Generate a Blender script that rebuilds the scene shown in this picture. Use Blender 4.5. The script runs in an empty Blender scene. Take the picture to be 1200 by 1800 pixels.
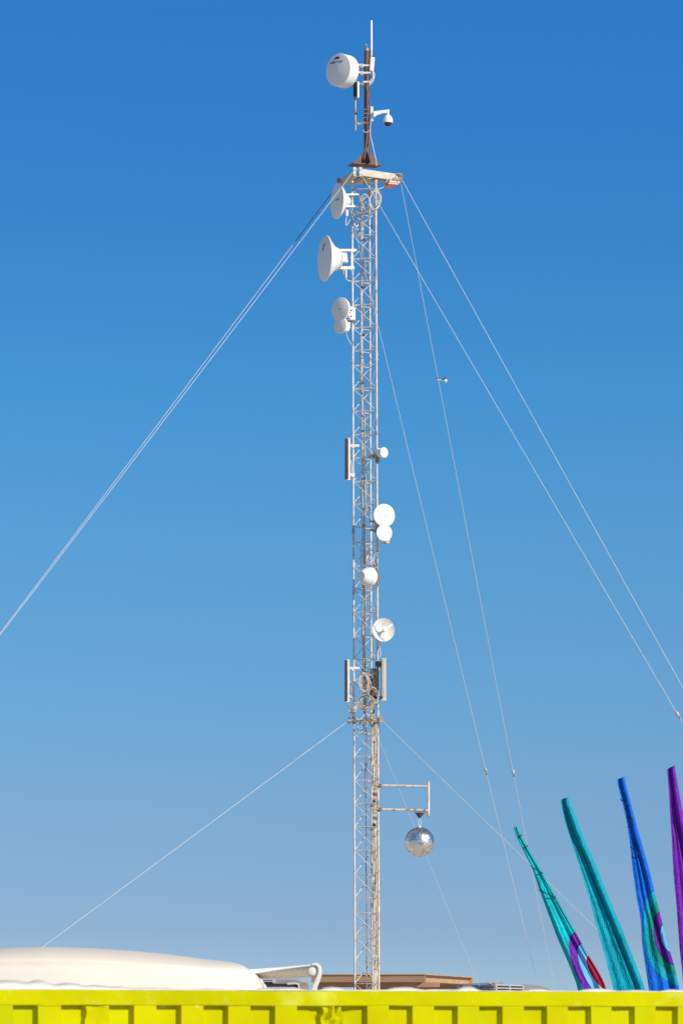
import bpy, math, random
from mathutils import Vector, Matrix, noise
random.seed(7)
D = bpy.data
scene = bpy.context.scene
COL = scene.collection
R = math.radians

# ------------------------------------------------------------------ camera
F = 8000.0                      # focal length in photo pixels (1200 x 1800)
HORIZON = 1815.0
CAM = Vector((0, 0, 2.35))
PITCH = math.atan((HORIZON - 900) / F)
cam = D.cameras.new('camera')
cam.sensor_fit = 'VERTICAL'
cam.sensor_height = 36.0
cam.sensor_width = 24.0
cam.lens = F / 1800 * 36.0
cam.clip_start = 0.5
cam.clip_end = 20000
cam.dof.use_dof = True
cam.dof.focus_distance = 84.0
cam.dof.aperture_fstop = 11.0
cam_o = D.objects.new('camera', cam)
COL.objects.link(cam_o)
cam_o.location = CAM
cam_o.rotation_euler = (math.pi / 2 + PITCH, 0, 0)
scene.camera = cam_o

# ------------------------------------------------------------------ light
SUN = Vector((0.66, -0.585, 0.46)).normalized()
EL = math.asin(SUN.z)
AZ = math.atan2(SUN.x, SUN.y)
world = D.worlds.new('World')
scene.world = world
world.use_nodes = True
wn, wl = world.node_tree.nodes, world.node_tree.links
wn.clear()
w_out = wn.new('ShaderNodeOutputWorld')
w_bg = wn.new('ShaderNodeBackground')
w_sky = wn.new('ShaderNodeTexSky')
w_sky.sky_type = 'NISHITA'
w_sky.sun_disc = False
w_sky.sun_elevation = EL
w_sky.sun_rotation = AZ
w_sky.altitude = 1200
w_sky.air_density = 1.0
w_sky.dust_density = 0.3
w_sky.ozone_density = 4.0
SKY_STRETCH, SKY_LIFT = 3.2, 0.05
w_tc = wn.new('ShaderNodeTexCoord')
w_sep = wn.new('ShaderNodeSeparateXYZ')
w_ma = wn.new('ShaderNodeMath'); w_ma.operation = 'MULTIPLY_ADD'
w_ma.inputs[1].default_value = SKY_STRETCH
w_ma.inputs[2].default_value = SKY_LIFT
w_com = wn.new('ShaderNodeCombineXYZ')
w_nor = wn.new('ShaderNodeVectorMath'); w_nor.operation = 'NORMALIZE'
w_hsv = wn.new('ShaderNodeHueSaturation')
w_hsv.inputs['Hue'].default_value = 0.5
w_hsv.inputs['Saturation'].default_value = 1.0
w_hsv.inputs['Value'].default_value = 1.0
wl.new(w_tc.outputs['Generated'], w_sep.inputs[0])
wl.new(w_sep.outputs['X'], w_com.inputs['X'])
wl.new(w_sep.outputs['Y'], w_com.inputs['Y'])
wl.new(w_sep.outputs['Z'], w_ma.inputs[0])
wl.new(w_ma.outputs[0], w_com.inputs['Z'])
wl.new(w_com.outputs[0], w_nor.inputs[0])
wl.new(w_nor.outputs[0], w_sky.inputs['Vector'])
wl.new(w_sky.outputs[0], w_hsv.inputs['Color'])
# clear polarised blue: tint by elevation, unseen upper stops raised to shape the fill light
w_fac = wn.new('ShaderNodeMath'); w_fac.operation = 'MULTIPLY'; w_fac.inputs[1].default_value = 2.5
w_ramp = wn.new('ShaderNodeValToRGB')
SKY_TINT = [(0.0, (0.657, 0.612, 0.6)), (0.0541, (0.657, 0.612, 0.6)), (0.1286, (0.755, 0.839, 0.777)), (0.1908, (0.723, 1.014, 0.958)), (0.2686, (0.667, 1.188, 1.176)), (0.3461, (0.512, 1.279, 1.378)), (0.4385, (0.412, 1.216, 1.488)), (0.554, (0.341, 1.2, 1.669)), (0.72, (0.95, 1.1, 1.15)), (1.0, (1.7, 1.5, 1.25))]
w_ramp.color_ramp.interpolation = 'LINEAR'
for k, (p_, c_) in enumerate(SKY_TINT):
    e_ = w_ramp.color_ramp.elements[0] if k == 0 else (w_ramp.color_ramp.elements[1] if k == len(SKY_TINT) - 1 else w_ramp.color_ramp.elements.new(p_))
    if k == len(SKY_TINT) - 1: e_ = w_ramp.color_ramp.elements[len(SKY_TINT) - 1]
    e_.position = p_; e_.color = (*c_, 1)
w_mul = wn.new('ShaderNodeMix'); w_mul.data_type = 'RGBA'; w_mul.blend_type = 'MULTIPLY'
w_mul.inputs['Factor'].default_value = 1.0
wl.new(w_sep.outputs['Z'], w_fac.inputs[0]); wl.new(w_fac.outputs[0], w_ramp.inputs['Fac'])
wl.new(w_hsv.outputs[0], w_mul.inputs['A']); wl.new(w_ramp.outputs['Color'], w_mul.inputs['B'])
wl.new(w_mul.outputs['Result'], w_bg.inputs['Color'])
wl.new(w_bg.outputs[0], w_out.inputs['Surface'])
w_bg.inputs['Strength'].default_value = 0.15
sun = D.lights.new('sun', 'SUN')
sun.energy = 4.6
sun.angle = R(0.5)
sun.color = (1.0, 0.935, 0.84)
sun_o = D.objects.new('sun', sun)
COL.objects.link(sun_o)
sun_o.location = (30, -30, 60)
sun_o.rotation_euler = SUN.to_track_quat('Z', 'Y').to_euler()
scene.view_settings.view_transform = 'Standard'
scene.view_settings.look = 'None'
scene.view_settings.gamma = 1
scene.view_settings.exposure = 0.0
scene.render.engine = 'CYCLES'
scene.cycles.max_bounces = 6
scene.cycles.use_denoising = False
scene.cycles.use_adaptive_sampling = False

# ------------------------------------------------------------------ helpers
CP, SP = math.cos(PITCH), math.sin(PITCH)
def at(px, py, Y):
    """World point seen at photo pixel (px, py) at the distance Y in front of the camera."""
    x = (px - 600) / F; y = (900 - py) / F
    d = Vector((x, CP - y * SP, SP + y * CP))
    return CAM + d * (Y / d.y)
def proj(p):
    q = p - CAM
    dep = q.y * CP + q.z * SP
    up = -q.y * SP + q.z * CP
    return 600 + F * q.x / dep, 900 - F * up / dep

def frame_for(n, up=Vector((0, 0, 1))):
    """Matrix columns: right, up, n (n = the way the thing faces)."""
    n = n.normalized()
    if abs(n.dot(up)) > 0.99: up = Vector((0, 1, 0))
    r = up.cross(n).normalized()
    u = n.cross(r).normalized()
    return Matrix((r, u, n)).transposed()

class MB:
    def __init__(s):
        s.v = []; s.f = []; s.uv = None; s.mi = []
    def add(s, vs, fs, mi=0):
        b = len(s.v); s.v += [Vector(v) for v in vs]
        for f in fs:
            s.f.append(tuple(i + b for i in f)); s.mi.append(mi)
        return s
    def box(s, c, size, M=None, mi=0):
        M = M or Matrix.Identity(3); c = Vector(c)
        hx, hy, hz = (a / 2 for a in size)
        vs = [c + M @ Vector((x, y, z)) for x in (-hx, hx) for y in (-hy, hy) for z in (-hz, hz)]
        return s.add(vs, [(0,1,3,2),(4,6,7,5),(0,4,5,1),(2,3,7,6),(0,2,6,4),(1,5,7,3)], mi)
    def bar(s, a, b, w, h, up=Vector((0,0,1))):
        a = Vector(a); b = Vector(b)
        M = frame_for(b - a, up)
        return s.box((a + b) / 2, (w, h, (b - a).length), M)
    def cyl(s, a, b, r0, r1=None, n=12, caps=True, mi=0):
        r1 = r0 if r1 is None else r1
        a = Vector(a); b = Vector(b); M = frame_for(b - a)
        vs = []
        for p, r in ((a, r0), (b, r1)):
            for i in range(n):
                t = 2 * math.pi * i / n
                vs.append(p + M @ Vector((r * math.cos(t), r * math.sin(t), 0)))
        fs = [(i, (i + 1) % n, n + (i + 1) % n, n + i) for i in range(n)]
        if caps: fs += [tuple(range(n - 1, -1, -1)), tuple(range(n, 2 * n))]
        return s.add(vs, fs, mi)
    def tube(s, pts, r, n=6, closed=False):
        pts = [Vector(p) for p in pts]; m = len(pts); vs = []; fs = []
        prev = None
        for k, p in enumerate(pts):
            if closed: t = pts[(k + 1) % m] - pts[k - 1]
            else: t = pts[min(k + 1, m - 1)] - pts[max(k - 1, 0)]
            t = t.normalized()
            if prev is None:
                u = Vector((0, 0, 1)) if abs(t.z) < 0.9 else Vector((1, 0, 0))
            else: u = prev
            x = (u - t * u.dot(t)).normalized(); y = t.cross(x); prev = x
            rr = r[k] if isinstance(r, (list, tuple)) else r
            for i in range(n):
                a = 2 * math.pi * i / n
                vs.append(p + (x * math.cos(a) + y * math.sin(a)) * rr)
        for k in range(m if closed else m - 1):
            k2 = (k + 1) % m
            for i in range(n):
                j = (i + 1) % n
                fs.append((k * n + i, k * n + j, k2 * n + j, k2 * n + i))
        if not closed:
            fs += [tuple(range(n - 1, -1, -1)), tuple((m - 1) * n + i for i in range(n))]
        return s.add(vs, fs)
    def lathe(s, prof, o, axis, n=40, mi=0):
        """prof: (radius, height along axis) from back to front."""
        M = frame_for(Vector(axis)); o = Vector(o); vs = []; fs = []
        rings = []
        for r, h in prof:
            if r < 1e-6:
                rings.append([len(vs)]); vs.append(o + M @ Vector((0, 0, h)))
            else:
                rings.append(list(range(len(vs), len(vs) + n)))
                for i in range(n):
                    t = 2 * math.pi * i / n
                    vs.append(o + M @ Vector((r * math.cos(t), r * math.sin(t), h)))
        for A, B in zip(rings, rings[1:]):
            for i in range(n):
                j = (i + 1) % n
                if len(A) == 1 and len(B) == 1: continue
                if len(A) == 1: fs.append((A[0], B[j], B[i]))
                elif len(B) == 1: fs.append((A[i], A[j], B[0]))
                else: fs.append((A[i], A[j], B[j], B[i]))
        return s.add(vs, fs, mi)
    def prism(s, outline, o, M, depth):
        """outline: 2-D points in the frame's right/up plane, extruded from 0 to -depth along n."""
        n = len(outline); o = Vector(o)
        vs = [o + M @ Vector((x, y, 0)) for x, y in outline] + [o + M @ Vector((x, y, -depth)) for x, y in outline]
        fs = [tuple(range(n)), tuple(range(2 * n - 1, n - 1, -1))]
        fs += [(i, i + n, (i + 1) % n + n, (i + 1) % n) for i in range(n)]
        return s.add(vs, fs)
    def grid(s, rows, mi=0):
        m, n = len(rows), len(rows[0])
        vs = [p for r in rows for p in r]
        fs = [(i * n + j, i * n + j + 1, (i + 1) * n + j + 1, (i + 1) * n + j) for i in range(m - 1) for j in range(n - 1)]
        return s.add(vs, fs, mi)

def origin_of(o):
    while o.parent: o = o.parent
    return o.location
def obj(name, mb, mats, parent=None, smooth=35, bevel=0, loc=None, solid=0):
    me = D.meshes.new(name)
    base = origin_of(parent) if parent else Vector(loc if loc is not None else (0, 0, 0))
    me.from_pydata([v - base for v in mb.v], [], mb.f)
    if not isinstance(mats, (list, tuple)): mats = [mats]
    for m in mats: me.materials.append(m)
    for p, i in zip(me.polygons, mb.mi): p.material_index = i
    if mb.uv:
        lay = me.uv_layers.new(name='UVMap')
        for l in me.loops: lay.data[l.index].uv = mb.uv[l.vertex_index]
    if smooth:
        for p in me.polygons: p.use_smooth = True
        me.set_sharp_from_angle(angle=R(smooth))
    o = D.objects.new(name, me)
    COL.objects.link(o)
    if parent: o.parent = parent
    else: o.location = base
    if solid:
        md = o.modifiers.new('thickness', 'SOLIDIFY'); md.thickness = solid; md.offset = 0
    if bevel:
        md = o.modifiers.new('bevel', 'BEVEL'); md.width = bevel; md.segments = 2; md.limit_method = 'ANGLE'
    return o
def tag(o, label, cat, group=None, kind=None):
    if label: o['label'] = label
    if cat: o['category'] = cat
    if group: o['group'] = group
    if kind: o['kind'] = kind
    return o
def thing(name, label, cat, loc, group=None):
    o = D.objects.new(name, None)
    o.empty_display_size = 0.1
    COL.objects.link(o)
    o.location = loc
    return tag(o, label, cat, group)

# ------------------------------------------------------------------ materials
def mat(name, col, rough=0.6, metal=0.0, var=0.12, scale=6.0, col2=None, amount=0.5, scale2=3.0, bump=0.0, bscale=40.0, coat=0.0, spec=0.4, chips=None):
    m = D.materials.new(name); m.use_nodes = True
    n, l = m.node_tree.nodes, m.node_tree.links
    b = n['Principled BSDF']
    b.inputs['Roughness'].default_value = rough
    b.inputs['Metallic'].default_value = metal
    b.inputs['Specular IOR Level'].default_value = spec
    if coat: b.inputs['Coat Weight'].default_value = coat
    tc = n.new('ShaderNodeTexCoord')
    nz = n.new('ShaderNodeTexNoise'); nz.inputs['Scale'].default_value = scale; nz.inputs['Detail'].default_value = 6
    l.new(tc.outputs['Object'], nz.inputs['Vector'])
    mp = n.new('ShaderNodeMapRange')
    mp.inputs['From Min'].default_value = 0.3; mp.inputs['From Max'].default_value = 0.7
    mp.inputs['To Min'].default_value = 1 - var; mp.inputs['To Max'].default_value = 1 + var
    l.new(nz.outputs['Fac'], mp.inputs['Value'])
    vm = n.new('ShaderNodeVectorMath'); vm.operation = 'SCALE'
    l.new(mp.outputs[0], vm.inputs['Scale'])
    if col2:
        nz2 = n.new('ShaderNodeTexNoise'); nz2.inputs['Scale'].default_value = scale2; nz2.inputs['Detail'].default_value = 8
        nz2.inputs['Roughness'].default_value = 0.65
        l.new(tc.outputs['Object'], nz2.inputs['Vector'])
        m2 = n.new('ShaderNodeMapRange')
        m2.inputs['From Min'].default_value = 0.68 - 0.3 * amount; m2.inputs['From Max'].default_value = 0.80 - 0.3 * amount
        l.new(nz2.outputs['Fac'], m2.inputs['Value'])
        mx = n.new('ShaderNodeMix'); mx.data_type = 'RGBA'
        mx.inputs['A'].default_value = (*col, 1); mx.inputs['B'].default_value = (*col2, 1)
        l.new(m2.outputs[0], mx.inputs['Factor'])
        l.new(mx.outputs['Result'], vm.inputs[0])
    else:
        vm.inputs[0].default_value = col
    src = vm.outputs[0]
    for cc_, sc_, th_ in (chips or ()):
        n3 = n.new('ShaderNodeTexNoise'); n3.inputs['Scale'].default_value = sc_; n3.inputs['Detail'].default_value = 9; n3.inputs['Roughness'].default_value = 0.7
        l.new(tc.outputs['Object'], n3.inputs['Vector'])
        m3 = n.new('ShaderNodeMapRange'); m3.inputs['From Min'].default_value = th_; m3.inputs['From Max'].default_value = th_ + 0.03
        l.new(n3.outputs['Fac'], m3.inputs['Value'])
        x3 = n.new('ShaderNodeMix'); x3.data_type = 'RGBA'; x3.inputs['B'].default_value = (*cc_, 1)
        l.new(m3.outputs[0], x3.inputs['Factor']); l.new(src, x3.inputs['A']); src = x3.outputs['Result']
    l.new(src, b.inputs['Base Color'])
    if bump:
        nb = n.new('ShaderNodeTexNoise'); nb.inputs['Scale'].default_value = bscale; nb.inputs['Detail'].default_value = 5
        l.new(tc.outputs['Object'], nb.inputs['Vector'])
        bp = n.new('ShaderNodeBump'); bp.inputs['Strength'].default_value = bump; bp.inputs['Distance'].default_value = 0.01
        l.new(nb.outputs['Fac'], bp.inputs['Height']); l.new(bp.outputs[0], b.inputs['Normal'])
    return m
M = {}
M['galv'] = mat('galvanised_steel', (0.64, 0.575, 0.49), 0.55, 0.1, 0.18, 9, (0.33, 0.22, 0.14), 0.5, 6)
M['galv_dark'] = mat('aged_galvanised_steel', (0.40, 0.36, 0.31), 0.55, 0.2, 0.25, 9, (0.22, 0.14, 0.09), 0.6, 6)
M['frame'] = mat('dusty_frame_paint', (0.58, 0.52, 0.42), 0.6, 0.0, 0.15, 6, (0.30, 0.20, 0.12), 0.4, 7)
M['rust'] = mat('brown_primer_steel', (0.165, 0.088, 0.065), 0.55, 0.0, 0.25, 8, (0.12, 0.07, 0.055), 0.6, 5)
M['white'] = mat('white_radome_plastic', (0.80, 0.79, 0.77), 0.45, 0, 0.03, 4, (0.70, 0.64, 0.56), 0.25, 3)
M['offwhite'] = mat('dusty_white_paint', (0.74, 0.71, 0.66), 0.5, 0, 0.06, 7, (0.55, 0.47, 0.38), 0.4, 6)
M['panelgrey'] = mat('dusty_panel_plastic', (0.50, 0.44, 0.38), 0.55, 0, 0.1, 8)
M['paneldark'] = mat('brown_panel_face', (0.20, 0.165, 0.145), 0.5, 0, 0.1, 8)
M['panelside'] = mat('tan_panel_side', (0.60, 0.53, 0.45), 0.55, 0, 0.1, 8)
M['dark'] = mat('dark_plastic', (0.02, 0.02, 0.022), 0.4, 0, 0.1, 9)
M['steelbrown'] = mat('rusty_clamp', (0.34, 0.26, 0.18), 0.6, 0.3, 0.3, 14)
M['cable'] = mat('tan_cable', (0.55, 0.43, 0.31), 0.6, 0, 0.3, 14, (0.75, 0.68, 0.58), 0.5, 10)
M['cable_white'] = mat('white_cable', (0.74, 0.69, 0.62), 0.55, 0, 0.15, 12)
M['black_cord'] = mat('black_cord', (0.012, 0.012, 0.014), 0.7, 0, 0.1, 9)
M['cable_dark'] = mat('dark_cable', (0.10, 0.085, 0.075), 0.55, 0, 0.2, 12)
M['rope'] = mat('pale_guy_rope', (0.66, 0.65, 0.64), 0.6, 0, 0.1, 12)
M['rope_dark'] = mat('dark_guy_sleeve', (0.05, 0.06, 0.10), 0.6, 0, 0.1, 12)
M['ink'] = mat('dark_blue_print', (0.02, 0.035, 0.10), 0.6, 0, 0.05, 5)
M['greyink'] = mat('grey_print', (0.28, 0.28, 0.30), 0.6, 0, 0.05, 5)
M['glass'] = mat('smoked_dome', (0.03, 0.028, 0.03), 0.08, 0, 0.05, 5, spec=0.6)
M['mirror'] = mat('mirror_tile', (0.95, 0.94, 0.93), 0.27, 1.0, 0.08, 9, (0.58, 0.53, 0.46), 0.5, 7)
M['core'] = mat('mirror_ball_core', (0.25, 0.24, 0.22), 0.6, 0, 0.1, 9)
M['red'] = mat('red_lens', (0.75, 0.06, 0.035), 0.4, 0, 0.05, 9)
M['yellow'] = mat('acid_yellow_paint', (0.50, 0.475, 0.0004), 0.6, 0, 0.16, 1.7, (0.48, 0.50, 0.002), 0.6, 2.2, 0.12, 30, chips=(((0.60, 0.57, 0.22), 9.0, 0.665), ((0.72, 0.70, 0.55), 17.0, 0.705), ((0.16, 0.11, 0.02), 13.0, 0.715)), spec=0.02)
M['yellow_rail'] = mat('acid_yellow_rail_paint', (0.49, 0.475, 0.0004), 0.6, 0, 0.13, 2.1, (0.56, 0.57, 0.05), 0.5, 2.6, 0.2, 24, chips=(((0.60, 0.57, 0.22), 9.0, 0.665), ((0.72, 0.70, 0.55), 17.0, 0.705), ((0.16, 0.11, 0.02), 13.0, 0.715)), spec=0.02)
M['tarp'] = mat('white_tarp', (0.76, 0.70, 0.61), 0.6, 0, 0.05, 5, bump=0.25, bscale=14)
M['cream'] = mat('cream_gelcoat', (0.80, 0.71, 0.57), 0.4, 0, 0.04, 2.0, (0.78, 0.65, 0.47), 0.4, 1.4)
M['camper'] = mat('camper_paint', (0.72, 0.68, 0.60), 0.45, 0, 0.05, 2)
M['window'] = mat('camper_window', (0.02, 0.022, 0.025), 0.1, 0, 0.05, 3)
M['tyre'] = mat('tyre_rubber', (0.03, 0.03, 0.03), 0.85, 0, 0.15, 9)
M['awning'] = mat('awning_fabric', (0.80, 0.67, 0.50), 0.8, 0, 0.06, 12)
M['acgrey'] = mat('grey_air_conditioner', (0.30, 0.275, 0.26), 0.5, 0, 0.1, 8)
M['aclight'] = mat('pale_grille', (0.52, 0.50, 0.48), 0.5, 0, 0.1, 8)
M['playa'] = mat('playa_dust', (0.60, 0.50, 0.38), 0.95, 0, 0.15, 0.02, (0.40, 0.31, 0.23), 0.5, 0.05)
M['planewhite'] = mat('aircraft_white', (0.80, 0.80, 0.80), 0.35, 0, 0.02, 1)
M['planeblue'] = mat('aircraft_blue', (0.01, 0.02, 0.09), 0.35, 0, 0.02, 1)

def wood_mat(name, c1, c2):
    m = D.materials.new(name); m.use_nodes = True
    n, l = m.node_tree.nodes, m.node_tree.links; b = n['Principled BSDF']
    b.inputs['Roughness'].default_value = 0.75
    tc = n.new('ShaderNodeTexCoord'); mp = n.new('ShaderNodeMapping'); mp.inputs['Scale'].default_value = (0.8, 0.8, 9)
    nz = n.new('ShaderNodeTexNoise'); nz.inputs['Scale'].default_value = 3; nz.inputs['Detail'].default_value = 7
    cr = n.new('ShaderNodeValToRGB')
    cr.color_ramp.elements[0].color = (*c1, 1); cr.color_ramp.elements[0].position = 0.3
    cr.color_ramp.elements[1].color = (*c2, 1); cr.color_ramp.elements[1].position = 0.7
    l.new(tc.outputs['Object'], mp.inputs['Vector']); l.new(mp.outputs[0], nz.inputs['Vector'])
    l.new(nz.outputs['Fac'], cr.inputs['Fac']); l.new(cr.outputs[0], b.inputs['Base Color'])
    return m
M['wood'] = wood_mat('brown_plywood', (0.31, 0.18, 0.10), (0.43, 0.26, 0.155))
M['wood_pale'] = wood_mat('pale_lumber', (0.44, 0.26, 0.14), (0.56, 0.35, 0.20))

def swirl_mat(name, base, rings, centre, radii):
    """Cloth with a sewn swirl of curved bands; UV = (across 0..1, along)."""
    m = D.materials.new(name); m.use_nodes = True
    n, l = m.node_tree.nodes, m.node_tree.links; b = n['Principled BSDF']
    b.inputs['Roughness'].default_value = 0.55
    b.inputs['Specular IOR Level'].default_value = 0.12
    tc = n.new('ShaderNodeTexCoord')
    nz = n.new('ShaderNodeTexNoise'); nz.inputs['Scale'].default_value = 5; nz.inputs['Detail'].default_value = 5
    l.new(tc.outputs['Object'], nz.inputs['Vector'])
    mr = n.new('ShaderNodeMapRange'); mr.inputs['To Min'].default_value = 0.85; mr.inputs['To Max'].default_value = 1.15
    mr.inputs['From Min'].default_value = 0.3; mr.inputs['From Max'].default_value = 0.7
    l.new(nz.outputs['Fac'], mr.inputs['Value'])
    vm = n.new('ShaderNodeVectorMath'); vm.operation = 'SCALE'; l.new(mr.outputs[0], vm.inputs['Scale'])
    if rings:
        mp = n.new('ShaderNodeMapping'); mp.vector_type = 'POINT'
        mp.inputs['Location'].default_value = (-centre[0] / radii[0], -centre[1] / radii[1], 0)
        mp.inputs['Scale'].default_value = (1 / radii[0], 1 / radii[1], 0)
        l.new(tc.outputs['UV'], mp.inputs['Vector'])
        ln = n.new('ShaderNodeVectorMath'); ln.operation = 'LENGTH'
        l.new(mp.outputs[0], ln.inputs[0])
        cr = n.new('ShaderNodeValToRGB'); cr.color_ramp.interpolation = 'CONSTANT'
        el = cr.color_ramp.elements
        stops = [(p * 0.5, c) for p, c in rings] + [(0.5, base)]
        el[0].position, el[0].color = 0.0, (*stops[0][1], 1)
        el[1].position, el[1].color = stops[1][0], (*stops[1][1], 1)
        for p, c in stops[2:]:
            e = el.new(p); e.color = (*c, 1)
        hf = n.new('ShaderNodeMath'); hf.operation = 'MULTIPLY'; hf.inputs[1].default_value = 0.5
        l.new(ln.outputs['Value'], hf.inputs[0]); l.new(hf.outputs[0], cr.inputs['Fac'])
        l.new(cr.outputs[0], vm.inputs[0])
    else: vm.inputs[0].default_value = base
    l.new(vm.outputs[0], b.inputs['Base Color'])
    nb = n.new('ShaderNodeTexNoise'); nb.inputs['Scale'].default_value = 11; nb.inputs['Detail'].default_value = 6; nb.inputs['Distortion'].default_value = 1.6
    mp2 = n.new('ShaderNodeMapping'); mp2.inputs['Scale'].default_value = (1.6, 1, 0.7); mp2.inputs['Rotation'].default_value = (0, R(25), 0)
    l.new(tc.outputs['Object'], mp2.inputs['Vector']); l.new(mp2.outputs[0], nb.inputs['Vector'])
    bp = n.new('ShaderNodeBump'); bp.inputs['Strength'].default_value = 0.8; bp.inputs['Distance'].default_value = 0.03
    l.new(nb.outputs['Fac'], bp.inputs['Height']); l.new(bp.outputs[0], b.inputs['Normal'])
    return m

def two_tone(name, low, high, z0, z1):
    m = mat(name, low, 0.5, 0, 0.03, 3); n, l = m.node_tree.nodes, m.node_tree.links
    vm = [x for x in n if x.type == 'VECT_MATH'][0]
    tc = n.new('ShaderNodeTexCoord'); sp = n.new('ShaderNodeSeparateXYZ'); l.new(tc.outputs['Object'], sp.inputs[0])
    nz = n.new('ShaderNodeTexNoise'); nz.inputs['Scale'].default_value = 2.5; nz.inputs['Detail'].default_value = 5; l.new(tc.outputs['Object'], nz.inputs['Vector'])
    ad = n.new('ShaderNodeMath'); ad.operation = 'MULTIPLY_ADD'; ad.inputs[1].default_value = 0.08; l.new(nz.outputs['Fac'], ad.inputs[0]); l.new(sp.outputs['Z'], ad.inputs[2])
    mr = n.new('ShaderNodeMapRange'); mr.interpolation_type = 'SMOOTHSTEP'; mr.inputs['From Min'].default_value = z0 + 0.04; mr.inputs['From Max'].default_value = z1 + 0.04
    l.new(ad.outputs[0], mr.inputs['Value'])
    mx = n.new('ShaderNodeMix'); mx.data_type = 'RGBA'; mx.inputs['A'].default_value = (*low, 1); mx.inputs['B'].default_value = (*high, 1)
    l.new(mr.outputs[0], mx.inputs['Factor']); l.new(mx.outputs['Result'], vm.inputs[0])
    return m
M['roof2'] = two_tone('white_shell_with_beige_top', (0.92, 0.83, 0.70), (0.83, 0.72, 0.58), 2.755, 2.80)  # shell blends from pale cream to beige towards the top

# ------------------------------------------------------------------ ground
g = MB(); n = 96
ring = [Vector((9000 * math.cos(2 * math.pi * i / n), 9000 * math.sin(2 * math.pi * i / n), 0)) for i in range(n)]
g.add(ring, [tuple(range(n))])
tag(obj('ground', g, M['playa'], smooth=0), 'flat pale dusty desert ground', 'ground', kind='structure')

# ------------------------------------------------------------------ lattice mast
MY = 84.0
a_top, a_bot = at(642.7, 330, MY), at(647.7, 1700, MY)
def axis(z):
    t = (z - a_bot.z) / (a_top.z - a_bot.z)
    p = a_bot.lerp(a_top, t); return Vector((p.x, MY, z))
def zpy(py): return at(600, py, MY).z
RL = 0.263
LEG = [Vector((RL * math.cos(R(a)), RL * math.sin(R(a)), 0)) for a in (194.7, 74.7, -45.3)]   # left, far, near right
def leg(i, z): return axis(z) + LEG[i]
def P(px, py, dy=0.0): return at(px, py, MY + dy)
base = axis(0)
mast = thing('radio_mast', 'tall three legged steel lattice mast held by guy wires behind the yellow container', 'radio mast', base)
levels = [334, 376, 415, 456, 495, 537, 577, 617, 643, 684, 724, 764, 805, 847, 886, 927, 954, 995.5, 1036, 1077, 1118.5,
          1159, 1200, 1241, 1289, 1330, 1372, 1413, 1454, 1495, 1537, 1578, 1605, 1646, 1688, 1729, 1770, 1811, 1852, 1893, 1920, 1961, 2002, 2034]
joints = {617: 643, 927: 954, 1241: 1289, 1578: 1605, 1893: 1920}
secs = []; cur = []
for y in levels:
    cur.append(y)
    if y in joints: secs.append(cur); cur = []
secs.append(cur)
for k, ys in enumerate(secs):
    lat = MB()
    for j, y in enumerate(ys):
        z = zpy(y)
        for a, b in ((0, 2), (0, 1), (1, 2)):
            lat.cyl(leg(a, z), leg(b, z), 0.0075, n=6)
        if j + 1 < len(ys):
            z2 = zpy(ys[j + 1])
            lat.cyl(leg(0, z), leg(2, z2), 0.007, n=6)
            lat.cyl(leg(1, z), leg(0, z2), 0.007, n=6)
            lat.cyl(leg(2, z), leg(1, z2), 0.007, n=6)
    sec = obj('mast_section', lat, M['galv'], mast)
    zt = zpy(ys[0]) + (0.10 if k else 0.14)
    zb = zpy(ys[-1]) - (0.16 if k < len(secs) - 1 else 0.06)
    for i in range(3):
        l_ = MB(); l_.cyl(leg(i, zb), leg(i, zt), 0.0185, n=14)
        if k < len(secs) - 1:            # sleeve and bolts at the joint
            zj = zpy((ys[-1] + joints[ys[-1]]) / 2)
            l_.cyl(leg(i, zj - 0.11), leg(i, zj + 0.11), 0.0225, n=14)
            for dz in (-0.05, 0.05):
                l_.cyl(leg(i, zj + dz) + Vector((-0.04, 0, 0)), leg(i, zj + dz) + Vector((0.04, 0, 0)), 0.006, n=6)
        obj('leg', l_, M['galv'], sec)
# triangular head frame
zf = zpy(311)
ax = axis(zf)
FV, LV, RV = ax + Vector((-0.15, -0.53, 0)), ax + Vector((-0.46, 0.47, 0)), ax + Vector((0.60, 0.05, 0))
hf = MB()
cen = (FV + LV + RV) / 3
pl = [(p - cen) * 0.50 + cen for p in (FV, LV, RV)]
hexa = []
for i in range(3):
    a, b = pl[i], pl[(i + 1) % 3]
    hexa += [a.lerp(b, 0.22), a.lerp(b, 0.78)]
hexa = [(p.x - ax.x, p.y - ax.y) for p in hexa]
hf.prism(hexa, Vector((ax.x, ax.y, zf - 0.068)), Matrix.Identity(3), 0.045)
for i in range(3): hf.cyl(leg(i, zf - 0.25), leg(i, zf - 0.085), 0.024, n=12)
for i in range(3):
    d = pl[i] - cen
    hf.bar(cen + d * 0.1 + Vector((0, 0, -0.045)), cen + d * 1.75 + Vector((0, 0, -0.045)), 0.05, 0.04)
head = obj('head_frame', hf, M['frame'], mast, bevel=0.004)
def channel(a, b, up=0.125, flange=0.055, t=0.01, out=None):
    """A C-channel from a to b, web on the outer side."""
    m = MB(); d = (b - a).normalized(); o = Vector((d.y, -d.x, 0))
    if o.dot((a + b) / 2 - cen) < 0: o = -o
    m.bar(a, b, t, up)
    for s_ in (-1, 1):
        q = Vector((0, 0, s_ * (up / 2 - t / 2))) - o * (flange / 2 + t / 2 + 0.0005)
        m.bar(a + q, b + q, flange, t)
    return m
for a, b in ((FV, RV), (FV, LV), (LV, RV)):
    d = (b - a).normalized()
    obj('channel_beam', channel(a + d * 0.03, b + d * 0.06), M['frame'] if a is FV and b is RV else M['frame'], head)
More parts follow.
